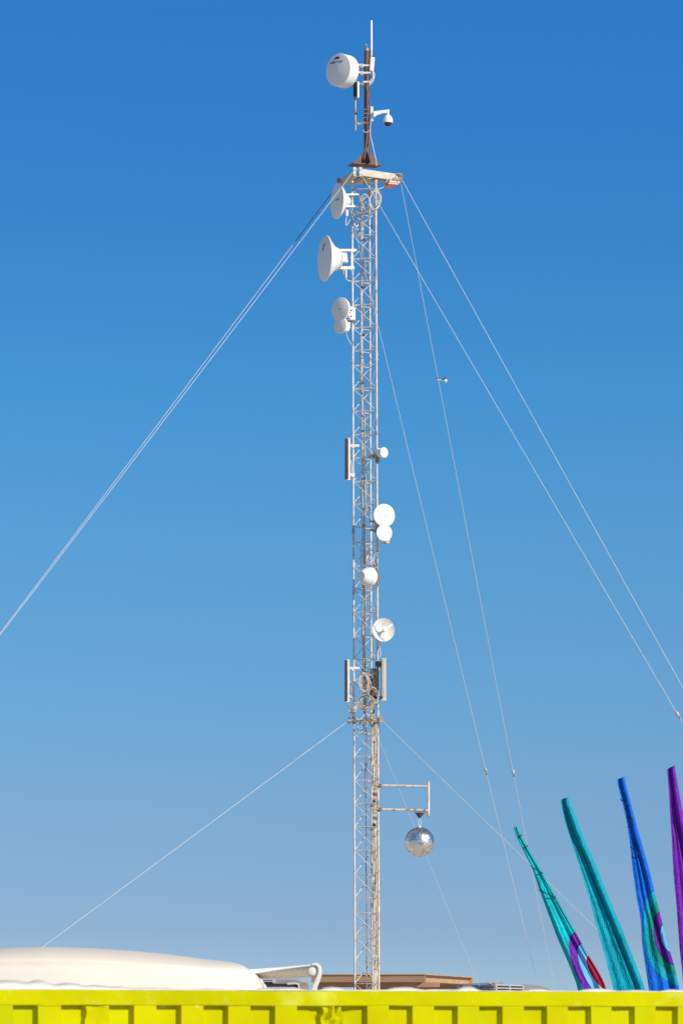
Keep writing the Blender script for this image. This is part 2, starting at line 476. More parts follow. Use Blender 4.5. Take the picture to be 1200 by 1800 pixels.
for p, q in ((FV, Vector((-0.06, -0.04, 0))), (FV, Vector((0.05, -0.05, 0))), (LV, Vector((-0.05, 0.02, 0))), (RV, Vector((0.06, -0.01, 0)))):
    m = MB(); c = p + q
    m.box(c + Vector((0, 0, -0.01)), (0.05, 0.03, 0.17))
    m.cyl(c + Vector((-0.03, -0.02, 0.03)), c + Vector((0.03, -0.02, 0.03)), 0.012, n=8)
    m.cyl(c + Vector((-0.03, -0.02, -0.05)), c + Vector((0.03, -0.02, -0.05)), 0.012, n=8)
    obj('guy_bracket', m, M['offwhite'] if p is FV else M['steelbrown'], head, bevel=0.003)
# guy collar lower down
zc = zpy(1267)
co = MB()
cv = [axis(zc) + v * 1.33 for v in LEG]
for i in range(3):
    a, b = cv[i], cv[(i + 1) % 3]
    co.bar(a, b, 0.02, 0.05)
    co.cyl(leg(i, zc - 0.06), leg(i, zc + 0.06), 0.032, n=12)
    co.box(cv[i], (0.07, 0.05, 0.09))
    co.cyl(cv[i] + Vector((0, 0, -0.07)), cv[i] + Vector((0, 0, 0.07)), 0.012, n=8)
obj('guy_collar', co, M['galv_dark'], mast, bevel=0.003)

# ------------------------------------------------------------------ brown pole on the head frame
pb, pt = P(644.3, 289), P(645.0, 90)
pole = thing('mast_pole', 'reddish brown steel pole with triangular gussets standing on the head frame', 'pole', pb)
m = MB(); m.cyl(pb, pt, 0.056, n=24); obj('tube', m, M['rust'], pole)
m = MB(); m.cyl(pt, pt + Vector((0, 0, 0.06)), 0.048, 0.04, n=16); m.box(pt + Vector((-0.01, 0, 0.10)), (0.035, 0.035, 0.08)); obj('cap', m, M['galv_dark'], pole, bevel=0.004)
Mz = Matrix.Rotation(R(20), 3, 'Z')
m = MB(); m.box(pb + Vector((-0.04, 0, -0.02)), (0.57, 0.32, 0.018), Mz); obj('base_plate', m, M['rust'], pole, bevel=0.003)
for a in (15, 105, 195, 285):
    v = Vector((math.cos(R(a)), math.sin(R(a)), 0))
    m = MB(); Mg = frame_for(Vector((v.y, -v.x, 0)))
    s_ = 1 if (Mg @ Vector((1, 0, 0))).dot(v) > 0 else -1
    m.prism([(s_ * 0.05, 0.0), (s_ * 0.27, 0.0), (s_ * 0.27, 0.015), (s_ * 0.05, 0.25)], pb + Vector((v.y, -v.x, 0)) * 0.005 + Vector((-0.0, 0, -0.008)), Mg, 0.01)
    obj('gusset', m, M['rust'], pole)
for y in (116, 129, 145, 217):
    m = MB(); q = P(645, y); m.cyl(q + Vector((0, 0, -0.018)), q + Vector((0, 0, 0.018)), 0.066, n=20)
    m.box(q + Vector((0.05, -0.055, 0)), (0.05, 0.03, 0.035)); m.box(q + Vector((-0.05, -0.05, 0)), (0.04, 0.04, 0.035))
    obj('clamp_band', m, M['offwhite'] if y < 200 else M['steelbrown'], pole, bevel=0.003)
for y in (193, 200, 207):
    m = MB(); q = P(644.7, y); m.cyl(q + Vector((0, 0, -0.006)), q + Vector((0, 0, 0.006)), 0.060, n=20); obj('strap', m, M['offwhite'], pole)

# ------------------------------------------------------------------ antennas
def text_mesh(txt, size):
    cu = D.curves.new('text', 'FONT'); cu.body = txt; cu.size = size; cu.extrude = 0.0015
    cu.align_x = 'CENTER'; cu.align_y = 'CENTER'; cu.resolution_u = 3
    o = D.objects.new('text', cu); COL.objects.link(o)
    bpy.context.view_layer.update()
    me = D.meshes.new_from_object(o.evaluated_get(bpy.context.evaluated_depsgraph_get()))
    vs = [v.co.copy() for v in me.vertices]; fs = [tuple(p.vertices) for p in me.polygons]
    D.objects.remove(o); D.curves.remove(cu); D.meshes.remove(me)
    return vs, fs
def put_text(mb, txt, size, o, Mx, bold=0):
    vs, fs = text_mesh(txt, size)
    offs = [(0, 0)] if not bold else [(0, 0)]
    mb.add([o + Mx @ v for v in vs], fs)

# 1. drum antenna on the pole
nx = Vector((-0.67, -0.74, 0)).normalized()
fc = P(594.2, 122.8, -0.42)
drum = thing('drum_antenna', 'big white drum antenna with blue lettering on the brown pole', 'antenna', fc - nx * 0.25)
r = 0.312
m = MB(); m.lathe([(0, -0.27), (0.14, -0.265), (0.27, -0.25), (r - 0.004, -0.235), (r, -0.225), (r, -0.012), (r - 0.003, 0.0), (r - 0.012, 0.004)], fc, nx, 64)
obj('shroud', m, M['white'], drum)
m = MB(); m.lathe([(r - 0.012, 0.004), (0.20, 0.022), (0.10, 0.036), (0.0, 0.042)], fc, nx, 64)
rad = obj('radome', m, M['white'], drum, smooth=60)
Md = frame_for(nx)
m = MB(); put_text(m, 'radiowaves', 0.072, fc + Md @ Vector((-0.02, 0.15, 0.0285)), Md @ Matrix.Rotation(R(-9), 3, 'X'))
for q in (0.030, 0.048, 0.064):
    pts = [fc + Md @ Vector((-0.005 + q * math.cos(R(a)), 0.197 + q * 0.75 * math.sin(R(a)), 0.0245 - q * 0.1 * math.sin(R(a)))) for a in range(15, 166, 15)]
    m.tube(pts, 0.0065, 5)
obj('lettering', m, M['ink'], rad, smooth=0)
m = MB()
bk = fc - nx * 0.27
m.lathe([(0.11, -0.05), (0.11, 0.0)], bk, nx, 20)
for y in (116, 129): m.box(P(635.5, y, -0.06), (0.05, 0.09, 0.07))
for y in (116, 129):
    m.bar(bk + Vector((0, 0, P(645, y).z - bk.z)), P(642, y, -0.02), 0.05, 0.04)
m.box(bk - nx * 0.06, (0.10, 0.10, 0.22), frame_for(nx))
obj('mount', m, M['frame'], drum, bevel=0.004)

# 2. whip antenna with its radio
wq = P(656, 110, -0.06)
whip = thing('whip_antenna', 'thin white rod antenna with small radio box beside the top of brown pole', 'antenna', P(653, 125, -0.06))
m = MB(); m.cyl(P(652.6, 92, -0.06), P(652.4, 36, -0.06), 0.0195, 0.0185, n=14); obj('rod', m, M['white'], whip)
m = MB(); m.cyl(P(652.4, 98, -0.06), P(652.6, 88, -0.06), 0.021, n=14); m.cyl(P(652, 104, -0.05), P(652, 97, -0.06), 0.014, n=8); obj('connector', m, M['galv'], whip)
m = MB(); Mw = Matrix.Rotation(R(6), 3, 'Y') @ Matrix.Rotation(R(40), 3, 'Z')
m.box(P(653.4, 112.5, -0.06), (0.085, 0.045, 0.26), Matrix.Rotation(R(5), 3, 'Y') @ Matrix.Rotation(R(30), 3, 'Z'))
rb = obj('radio_box', m, M['white'], whip, bevel=0.01)
m = MB(); m.bar(P(646, 108), P(652, 110, -0.05), 0.03, 0.12); obj('bracket', m, M['galv'], whip)
m = MB()
for k in range(3):
    pts = []
    for t in range(17):
        u = t / 16
        x = 654 + (7 - k * 1.6) * math.sin(u * math.pi) + 0.8 * math.sin(u * 9 + k); y = 124 + u * (26 - 3 * k)
        pts.append(P(x - (5 * u if k else 6 * u), y, -0.06 - 0.02 * k))
    m.tube(pts, 0.007, 6)
obj('cable', m, M['cable_white'], whip)

pc = thing('pole_cables', 'thin reddish and white cables running down the brown pole to head frame', 'cables', P(643, 296, -0.08))
def chain_pts(tab, dy):
    return [P(x, y, dy) for x, y in tab]
m = MB(); m.tube(chain_pts([(645, 152), (646, 165), (645.3, 180), (646.5, 195), (645, 210), (646, 228), (644, 250), (642, 262), (640.8, 276), (639.6, 292), (639.5, 330)], -0.075), 0.008, 6); obj('cable', m, mat('reddish_cable', (0.42, 0.17, 0.12), 0.6, 0, 0.2, 9), pc)
m = MB(); m.tube(chain_pts([(648, 152), (648.6, 175), (648.2, 200), (648.8, 222), (647.5, 240), (646, 258)], -0.07), 0.006, 6); obj('cable', m, M['cable_dark'], pc)
m = MB(); m.tube(chain_pts([(650.5, 222), (650.5, 238), (654, 252), (658, 270), (660.5, 281), (661.5, 292)], -0.10), 0.007, 6); obj('cable', m, M['cable_white'], pc)
m = MB(); m.tube(chain_pts([(638, 228), (640, 232), (645, 232.5), (649, 229), (651, 219), (652, 214)], -0.08), 0.006, 6); obj('cable', m, M['cable_white'], pc)

# 3. slim pipe antenna beneath the drum
slim = thing('slim_panel_antenna', 'slim grey panel antenna on a thin pipe under the white drum', 'antenna', P(624, 229, -0.10))
m = MB(); m.cyl(P(624.4, 230, -0.10), P(624.0, 140, -0.10), 0.019, n=12); obj('pipe', m, M['galv_dark'], slim)
m = MB(); m.box(P(624.8, 157, -0.155), (0.075, 0.05, 0.28), Matrix.Rotation(R(-35), 3, 'Z')); obj('panel', m, M['dark'], slim, bevel=0.006)
m = MB(); m.box(P(628.6, 157.5, -0.15), (0.035, 0.05, 0.31), Matrix.Rotation(R(-35), 3, 'Z')); obj('edge_cover', m, M['offwhite'], slim, bevel=0.006)
for y in (147, 217):
    m = MB(); m.bar(P(625, y + 1, -0.08), P(642, y, -0.02), 0.028, 0.028); m.box(P(627, y, -0.09), (0.06, 0.06, 0.05)); m.box(P(636, y, -0.05), (0.03, 0.05, 0.06)); obj('bracket', m, M['galv_dark'], slim, bevel=0.003)
m = MB(); m.cyl(P(625, 199, -0.12), P(627, 199, -0.12), 0.02, n=10); obj('knob', m, M['dark'], slim)
m = MB(); m.tube([P(624 - 6 * math.sin(t / 12 * math.pi), 193 + 16 * t / 12, -0.12) for t in range(13)], 0.005, 5); obj('cable', m, M['cable_dark'], slim)

# 4. security camera
cc = P(681.5, 210.5, -0.12)
cam_t = thing('security_camera', 'white dome security camera on a curved arm on the brown pole', 'camera', cc - Vector((0, 0, 0.15)))
m = MB(); m.box(P(653, 201, -0.03), (0.055, 0.10, 0.28)); obj('wall_box', m, M['offwhite'], cam_t, bevel=0.006)
m = MB()
prof = [(656, 206.5), (656, 195.5), (682, 192.3), (684, 193.0), (684, 197), (680, 198.5), (672, 199), (663, 202)]
oM = frame_for(Vector((0, -1, 0)))
o0 = P(670, 200, -0.14)
m.prism([((P(x, y, -0.14) - o0).x, (P(x, y, -0.14) - o0).z) for x, y in prof][::-1], o0, oM, 0.05)
m.cyl(P(681.5, 195, -0.12), P(681.5, 202, -0.12), 0.022, n=16)
obj('arm', m, M['white'], cam_t, bevel=0.005)
m = MB(); m.lathe([(0, 0.10), (0.03, 0.095), (0.055, 0.075), (0.078, 0.04), (0.090, 0.0), (0.0925, -0.045), (0.0905, -0.058), (0.08, -0.058)][::-1], cc, Vector((0, 0, 1)), 32); obj('housing', m, M['white'], cam_t)
m = MB(); m.lathe([(0, -0.128), (0.035, -0.121), (0.058, -0.104), (0.072, -0.08), (0.077, -0.056)], cc, Vector((0, 0, 1)), 32); obj('dome', m, M['glass'], cam_t, smooth=60)

# dishes on the left of the mast
def arms(mb, y, x0, x1, dy, w=0.055, h=0.03):
    mb.bar(P(x0, y, dy), P(x1, y, dy * 0.5), w, h)
nA = Vector((-0.93, -0.37, 0)).normalized()
c1 = P(592.5, 353.5, -0.16)
d1 = thing('dish_antenna', 'smaller white dish antenna just below the head frame, crossed by a guy wire', 'antenna', c1 - nA * 0.15, 'shrouded white dishes high on the mast')
r = 0.338
m = MB(); m.lathe([(0.085, -0.165), (0.17, -0.135), (0.27, -0.07), (r - 0.006, -0.012), (r, -0.006), (r, 0.006)], c1, nA, 56); obj('reflector', m, M['white'], d1)
m = MB(); m.lathe([(r, 0.006), (r - 0.012, 0.010), (0.18, 0.016), (0, 0.02)], c1, nA, 56); rd1 = obj('radome', m, M['white'], d1, smooth=60)
MA = frame_for(nA)
m = MB(); put_text(m, 'RADIO', 0.06, c1 + MA @ Vector((0.05, 0.02, 0.020)), MA); obj('lettering', m, M['greyink'], rd1, smooth=0)
m = MB(); m.lathe([(0.085, -0.24), (0.085, -0.165)], c1, nA, 24); arms(m, 342, 606, 630, -0.14); arms(m, 363, 606, 626, -0.14)
m.box(P(610, 353, -0.10), (0.06, 0.08, 0.23)); m.box(P(619.5, 342, -0.08), (0.06, 0.06, 0.05)); m.box(P(619.5, 363, -0.08), (0.06, 0.06, 0.05))
obj('mount', m, M['offwhite'], d1, bevel=0.004)
m = MB(); m.cyl(P(609.5, 369, -0.12), P(609.5, 380, -0.12), 0.027, n=14); obj('radio_unit', m, M['white'], d1, bevel=0.004)
m = MB(); m.tube([P(609 - 1.5 * math.sin(t / 10 * 3.1) + max(0, t - 6) * 1.2, 380 + 17 * min(1, t / 7) - max(0, t - 7) * 3, -0.12) for t in range(12)], 0.007, 5); obj('cable', m, M['cable_white'], d1)

nB = Vector((-0.95, -0.315, 0)).normalized()
c2 = P(570.8, 454.5, -0.22)
d2 = thing('dish_antenna', 'largest white dish antenna, cone backed, with a dark squiggle on its face', 'antenna', c2 - nB * 0.3, 'shrouded white dishes high on the mast')
r = 0.43
m = MB(); m.lathe([(0.17, -0.245), (0.215, -0.24), (0.222, -0.215), (0.235, -0.175), (0.335, -0.085), (r - 0.02, -0.022), (r, -0.018), (r, 0.004)], c2, nB, 64); obj('reflector', m, M['white'], d2)
m = MB(); m.lathe([(r, 0.004), (r - 0.012, 0.008), (0.2, 0.02), (0, 0.026)], c2, nB, 64); rd2 = obj('radome', m, M['white'], d2, smooth=60)
MBf = frame_for(nB)
m = MB()
sq = [(-0.045, 0.15), (-0.03, 0.19), (-0.01, 0.205), (0.0, 0.235), (0.02, 0.26), (0.015, 0.29)]
m.tube([c2 + MBf @ Vector((x * 1.4, y, 0.018)) for x, y in sq], [0.012, 0.018, 0.012, 0.014, 0.012, 0.006], 6); obj('emblem', m, M['ink'], rd2)
m = MB(); m.lathe([(0.12, -0.32), (0.20, -0.28), (0.20, -0.24)], c2, nB, 32)
arms(m, 440, 598, 626, -0.14, 0.06, 0.045); arms(m, 471, 596, 622, -0.14, 0.06, 0.055)
m.cyl(P(617.6, 476, -0.10), P(617.6, 438, -0.10), 0.016, n=10)
m.box(P(619.5, 441.5, -0.08), (0.07, 0.07, 0.05)); m.box(P(619.5, 472, -0.08), (0.07, 0.07, 0.05))
obj('mount', m, M['offwhite'], d2, bevel=0.004)
m = MB(); m.prism([(-0.055, 0.10), (0.05, 0.10), (0.075, -0.08), (-0.055, -0.06)], P(605, 453.5, -0.25), frame_for(Vector((0.25, -1, 0))), 0.14); obj('radio_unit', m, M['white'], d2, bevel=0.008)
m = MB(); m.cyl(P(608, 474, -0.15), P(608, 488, -0.15), 0.016, n=12); m.cyl(P(604.5, 474, -0.12), P(605, 483, -0.12), 0.02, n=12); obj('feed_connector', m, M['offwhite'], d2)
m = MB(); m.tube([P(607 + t * 1.3, 489 + 5 * math.sin(min(1, t / 6) * 1.57), -0.15 + 0.01 * t) for t in range(11)], 0.007, 5); obj('cable', m, M['cable_white'], d2)

# two-lobed dishes
def lobed(name, label, fcx, n_, r1, r2, gap, shift=0.0):
    t = thing(name, label, 'antenna', fcx - Vector((0, 0, gap + r2)), 'two lobed white antennas on the mast')
    Mx = frame_for(n_)
    m = MB()
    m.lathe([(r1 * 0.55, -0.10), (r1 * 0.93, -0.06), (r1, -0.022), (r1, -0.004), (r1 - 0.006, 0.0), (0, 0.0015)], fcx, n_, 56)
    obj('upper_lobe', m, M['white'], t)
    c = fcx + Mx @ Vector((shift, -gap, -0.0007))
    m = MB()
    m.lathe([(r2 * 0.55, -0.09), (r2 * 0.93, -0.055), (r2, -0.022), (r2, -0.004), (r2 - 0.006, 0.0), (0, 0.0015)], c, n_, 48)
    obj('lower_lobe', m, M['white'], t)
    return t, Mx, c
nC = Vector((-0.68, -0.73, 0)).normalized()
c3 = P(597.3, 543.2, -0.25)
a1, MC, c3b = lobed('lobed_antenna', 'two lobed white antenna with shaded grey face on the left of mast', c3, nC, 0.222, 0.158, 0.305)
m = MB(); put_text(m, '-U-', 0.035, c3 + MC @ Vector((0, 0.0, 0.004)), MC); obj('emblem', m, M['ink'], a1, smooth=0)
m = MB()
m.prism([(-0.07, 0.145), (0.06, 0.11), (0.06, -0.12), (-0.07, -0.12)], P(619, 551, -0.20), frame_for(Vector((0.15, -1, 0))), 0.20)
m.prism([(-0.05, 0.08), (0.035, 0.08), (0.035, -0.03), (0.01, -0.09), (-0.07, -0.09)], P(612, 573.5, -0.20), frame_for(Vector((0.15, -1, 0))), 0.14)
hs = obj('rear_housing', m, M['white'], a1, bevel=0.01)
for x, y in ((614.5, 549), (617.5, 545.5), (614, 560), (617, 556)):
    m = MB(); m.box(P(x, y, -0.205), (0.022, 0.012, 0.028), Matrix.Rotation(R(30), 3, 'Y')); obj('vent_slot', m, M['dark'], hs)
m = MB(); m.bar(P(612, 565, -0.1), P(627, 564, -0.1), 0.05, 0.02); obj('bracket', m, M['steelbrown'], a1)
m = MB(); m.bar(P(612, 541, -0.1), P(624, 542, -0.1), 0.05, 0.02); obj('bracket', m, M['steelbrown'], a1)
m = MB(); m.tube([P(608.5 + 14 * (t / 12) ** 1.6, 583 + 28 * (t / 12) ** 0.8, -0.18 + 0.012 * t) for t in range(13)], 0.007, 5); obj('cable', m, M['cable_white'], a1)

nD = Vector((0.37, -0.93, 0)).normalized()
c4 = P(675.4, 905.8, -0.48)
a2, MD, c4b = lobed('lobed_antenna', 'two lobed bright white antenna facing the sun on the right of mast', c4, nD, 0.211, 0.154, 0.325)
m = MB()
for px_ in (-0.016, 0.016): m.box(c4 + MD @ Vector((px_, 0.004, 0.002)), (0.008, 0.03 if px_ > 0 else 0.022, 0.004), MD)
m.box(c4 + MD @ Vector((0.0, -0.014, 0.002)), (0.03, 0.008, 0.004), MD)
obj('emblem', m, M['greyink'], a2)
m = MB(); m.box(c4 - nD * 0.13 + Vector((-0.04, 0, -0.16)), (0.16, 0.22, 0.09), MD); obj('rear_housing', m, M['panelgrey'], a2, bevel=0.01)
m = MB()
m.prism([(-0.10, 0.07), (0.07, 0.07), (0.06, -0.02), (0.03, -0.07), (-0.02, -0.055)], P(680, 949.5, -0.42), MD, 0.12); obj('tail_housing', m, M['panelgrey'], a2, bevel=0.008)
m = MB(); m.bar(P(651, 917, -0.1), P(668, 916, -0.3), 0.05, 0.03); obj('bracket', m, M['steelbrown'], a2)
m = MB(); m.bar(P(651, 932, -0.1), P(668, 932, -0.3), 0.05, 0.03); obj('bracket', m, M['steelbrown'], a2)
m = MB(); m.box(P(661, 933, -0.25), (0.08, 0.06, 0.07)); obj('clamp', m, M['steelbrown'], a2)
m = MB()
for k in range(3): m.tube([P(673 - 6 * (t / 8) - k * 2, 948 + 20 * t / 8 - k * 2, -0.36 + 0.02 * t) for t in range(9)], 0.006, 5)
obj('cable', m, M['cable_white'], a2)

# panel antennas
def panel(label, px, py0, py1, dy, face, inner, arm_to, face_mat, hw=0.066, side_mat=None):
    t = thing('panel_antenna', label, 'antenna', P(px, py1, dy), 'long flat panel antennas on the mast')
    n_ = Vector(face).normalized(); Mx = frame_for(n_)
    h = (P(px, py0, dy) - P(px, py1, dy)).length; c = P(px, (py0 + py1) / 2, dy)
    m = MB()
    for z0 in (0,):
        pts = []
        prof = [(-hw, -0.033), (-hw, 0.008), (-hw * 0.72, 0.022), (-hw * 0.3, 0.022), (-hw * 0.22, 0.030), (hw * 0.22, 0.030), (hw * 0.3, 0.022), (hw * 0.72, 0.022), (hw, 0.008), (hw, -0.033)]
        k = len(prof)
        vs = [c + Mx @ Vector((x, s_ * (h / 2 - 0.008), d)) for s_ in (-1, 1) for x, d in prof]
        fs = [(i, (i + 1) % k, k + (i + 1) % k, k + i) for i in range(k)] + [tuple(range(k - 1, -1, -1)), tuple(range(k, 2 * k))]
        m.add(vs, fs)
        for q_ in (0, k - 2, k - 1): m.mi[q_] = 1
    obj('cover', m, [face_mat, side_mat or face_mat], t, smooth=20)
    for s_ in (-1, 1):
        m = MB(); m.box(c + Mx @ Vector((0, s_ * (h / 2 - 0.004), -0.002)), (2 * hw + 0.008, 0.008, 0.068), Mx); obj('end_cap', m, M['offwhite'], t)
    for y, far in arm_to:
        m = MB(); e = P(far, y, inner); st = P(px, y, dy) - n_ * 0.03
        m.bar(st, e, 0.05, 0.045); 
        lx = P(619.5 if px < 640 else 664.5, y, inner)
        m.cyl(lx + Vector((0, 0, -0.05)), lx + Vector((0, 0, 0.01)), 0.035, n=12)
        obj('arm', m, M['offwhite'], t, bevel=0.004)
    m = MB(); m.tube([c - n_ * 0.045 + Vector((0.0, 0, h * 0.05 - t_ * h * 0.05)) + Vector((0.05 * math.sin(t_ / 10 * 3.0), 0, 0)) for t_ in range(11)], 0.008, 5); obj('cable', m, M['cable_white'], t)
    return t
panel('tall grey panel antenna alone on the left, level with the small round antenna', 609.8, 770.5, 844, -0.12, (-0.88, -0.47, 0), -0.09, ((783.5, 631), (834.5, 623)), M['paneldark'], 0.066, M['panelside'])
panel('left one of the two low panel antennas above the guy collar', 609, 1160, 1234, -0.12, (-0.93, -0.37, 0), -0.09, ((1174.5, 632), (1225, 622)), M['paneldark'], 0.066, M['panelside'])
panel('right one of the two low panel antennas above the guy collar', 674, 1157.5, 1231, -0.22, (0.25, -0.97, 0), -0.19, ((1172, 662), (1226, 661)), M['panelgrey'], 0.047)

# small round antenna
nE = Vector((0.66, -0.75, 0)).normalized()
c5 = P(675.2, 795.3, -0.42)
s5 = thing('round_antenna', 'tiny round white antenna sticking out right of the mast', 'antenna', c5 - Vector((0, 0, 0.1)))
m = MB(); m.lathe([(0.0, -0.14), (0.07, -0.138), (0.083, -0.12), (0.083, -0.035), (0.094, -0.022), (0.096, -0.004), (0.09, 0.0), (0.05, 0.005), (0, 0.006)], c5, nE, 40); obj('radome', m, M['white'], s5)
m = MB(); m.cyl(c5 - nE * 0.12 + Vector((0, 0, 0.04)), c5 - nE * 0.19 + Vector((0, 0, 0.045)), 0.055, n=20); obj('rear_cap', m, M['white'], s5, bevel=0.01)
m = MB(); m.bar(c5 - nE * 0.13 + Vector((0, 0, -0.07)), P(649, 803, 0.0), 0.05, 0.05); obj('bracket', m, M['steelbrown'], s5, bevel=0.004)
m = MB(); m.box(P(663, 808, -0.2), (0.075, 0.07, 0.11)); obj('clamp', m, M['steelbrown'], s5, bevel=0.004)
m = MB(); m.box(P(655, 800, -0.1), (0.09, 0.08, 0.09)); obj('clamp', m, M['frame'], s5, bevel=0.004)

# cone radome antenna
nF = Vector((-0.70, -0.72, 0)).normalized()
c6 = P(634.6, 1012.8, -0.52)
s6 = thing('cone_antenna', 'white cone nosed round antenna in front of the mast lattice', 'antenna', c6 - Vector((0, 0, 0.2)))
m = MB(); m.lathe([(0.0, -0.29), (0.10, -0.285), (0.165, -0.26), (0.178, -0.235), (0.182, -0.20), (0.178, -0.165), (0.162, -0.15), (0.155, -0.10), (0.145, -0.075), (0.105, -0.018), (0.093, -0.004)], c6, nF, 48); obj('shell', m, M['white'], s6)
m = MB(); m.lathe([(0.093, -0.004), (0.088, 0.0), (0, 0.002)], c6, nF, 40); obj('nose', m, M['white'], s6)
m = MB(); m.bar(c6 - nF * 0.27, P(663, 1014, -0.19), 0.06, 0.06); m.box(P(663.5, 1017, -0.19), (0.085, 0.08, 0.12)); m.cyl(P(663, 990, -0.23), P(663, 1030, -0.23), 0.018, n=10); obj('bracket', m, M['steelbrown'], s6, bevel=0.004)

# open dish with three-armed feed
nG = Vector((0.33, -0.93, 0.0)).normalized()
c7 = P(673.6, 1107.2, -0.46)
s7 = thing('open_dish_antenna', 'open white dish with a three armed feed holder on the right of mast', 'antenna', c7 - Vector((0, 0, 0.25)))
r = 0.213
MG = frame_for(nG)
m = MB(); m.lathe([(0.0, -0.085), (0.07, -0.076), (0.14, -0.05), (0.19, -0.02), (r, -0.002), (r + 0.004, 0.004), (r, 0.008), (r - 0.006, 0.002), (0.186, -0.013), (0.137, -0.043), (0.068, -0.068), (0, -0.077)], c7, nG, 56); obj('reflector', m, M['offwhite'], s7, smooth=60)
m = MB()
hub = c7 + MG @ Vector((0.0, 0.0, 0.075))
for a in (32, 152, 272):
    e = c7 + MG @ Vector(((r - 0.01) * math.cos(R(a)), (r - 0.01) * math.sin(R(a)), 0.0))
    mid = c7 + MG @ Vector((0.42 * r * math.cos(R(a)), 0.42 * r * math.sin(R(a)), 0.055))
    d = (e - hub).normalized(); side = d.cross(nG).normalized()
    for s0, s1, w0, w1 in ((hub, mid, 0.034, 0.016), (mid, e, 0.016, 0.011)):
        vs = [s0 + side * w0, s0 - side * w0, s1 - side * w1, s1 + side * w1]
        vs += [v - nG * 0.010 for v in vs]
        m.add(vs, [(0, 1, 2, 3), (7, 6, 5, 4), (0, 4, 5, 1), (1, 5, 6, 2), (2, 6, 7, 3), (3, 7, 4, 0)])
m.cyl(hub - nG * 0.03, hub + nG * 0.018, 0.042, 0.036, n=24)
obj('feed_holder', m, M['white'], s7)
m = MB(); m.bar(c7 - nG * 0.08, P(665, 1108, -0.2), 0.08, 0.10); m.box(P(664.5, 1108, -0.20), (0.08, 0.07, 0.16)); obj('bracket', m, M['steelbrown'], s7, bevel=0.004)
m = MB(); m.tube([P(668 + 0.8 * math.sin(t), 1127 + t * 2.8, -0.3) for t in range(11)], 0.007, 5); obj('cable', m, M['cable_white'], s7)

# square radio and equipment boxes
sr = thing('square_radio', 'small square grey radio box under the low left panel antenna', 'radio', P(619, 1254, -0.16))
m = MB(); m.box(P(619.5, 1245, -0.16), (0.165, 0.07, 0.165), Matrix.Rotation(R(-28), 3, 'Z') @ Matrix.Rotation(R(-4), 3, 'Y')); obj('case', m, M['white'], sr, bevel=0.02)
m = MB(); m.box(P(620, 1252.5, -0.19), (0.13, 0.035, 0.012), Matrix.Rotation(R(-28), 3, 'Z')); m.cyl(P(615, 1253, -0.16), P(615, 1262, -0.16), 0.006, n=6); m.box(P(621, 1256, -0.10), (0.05, 0.06, 0.06)); obj('underside', m, M['panelgrey'], sr)
eq = thing('equipment_box', 'dusty brown radio equipment box inside the mast beside the low right panel', 'radio', P(657, 1226, 0.0))
m = MB(); m.box(P(656.5, 1199, -0.02), (0.12, 0.12, 0.50), Matrix.Rotation(R(20), 3, 'Z')); obj('case', m, mat('dusty_brown_case', (0.30, 0.23, 0.16), 0.6, 0, 0.3, 18), eq, bevel=0.01)
m = MB(); m.prism([(-0.03, -0.16), (0.035, -0.16), (0.045, 0.06), (0.0, -0.03)], P(656, 1212, -0.16), frame_for(Vector((0.2, -1, 0))), 0.03); obj('pale_shield', m, M['offwhite'], eq)
m = MB()
for k in range(9):
    m.cyl(P(651 + k * 1.6, 1176 + (k * 37 % 9), -0.12), P(652 + k * 1.6, 1182 + (k * 23 % 8), -0.15), 0.018, n=8)
obj('connector', m, M['frame'], eq)
m = MB(); m.box(P(665, 1167, -0.24), (0.12, 0.08, 0.09)); m.box(P(664, 1196, -0.24), (0.03, 0.05, 0.50)); m.box(P(665, 1226, -0.22), (0.15, 0.06, 0.05)); obj('dark_bracket', m, M['dark'], eq, bevel=0.006)

# red and white striped lamp under the head frame
rl = thing('striped_lamp', 'red and white striped lamp box hanging under the right corner of head frame', 'lamp', P(684, 334, -0.05))
Mr = Matrix.Rotation(R(25), 3, 'Z') @ Matrix.Rotation(R(-9), 3, 'X')
lc = P(686, 324.5, -0.05)
m = MB(); m.box(lc + Vector((0.03, 0, 0.02)), (0.23, 0.22, 0.05), Mr); obj('case', m, M['galv_dark'], rl, bevel=0.008)
m = MB()
for k in range(4):
    m.box(lc + Vector((0.0, 0, -0.014)) + Mr @ Vector((-0.085 + k * 0.058, 0, -0.004)), (0.038, 0.24, 0.022), Mr)
obj('red_bar', m, M['red'], rl)
m = MB()
for k in range(3):
    m.box(lc + Vector((0.0, 0, -0.014)) + Mr @ Vector((-0.056 + k * 0.058, 0, -0.006)), (0.018, 0.235, 0.018), Mr)
obj('white_bar', m, M['white'], rl)
for q_ in ((694.5, 318, 0.028, 0.16), (698, 319, 0.012, 0.14), (684, 316.5, 0.02, 0.06)):
    m = MB(); m.box(P(q_[0], q_[1], -0.06), (q_[2], 0.03, q_[3])); obj('hanger', m, M['steelbrown'] if q_[0] > 690 else M['dark'], rl)
m = MB(); m.tube([P(679.5 + 1.2 * math.sin(t / 12 * 3.1) - 17 * (t / 12) ** 2, 310 + 22 * math.sin(t / 12 * 1.57), -0.12) for t in range(13)], 0.008, 6); obj('cable', m, M['cable_white'], rl)

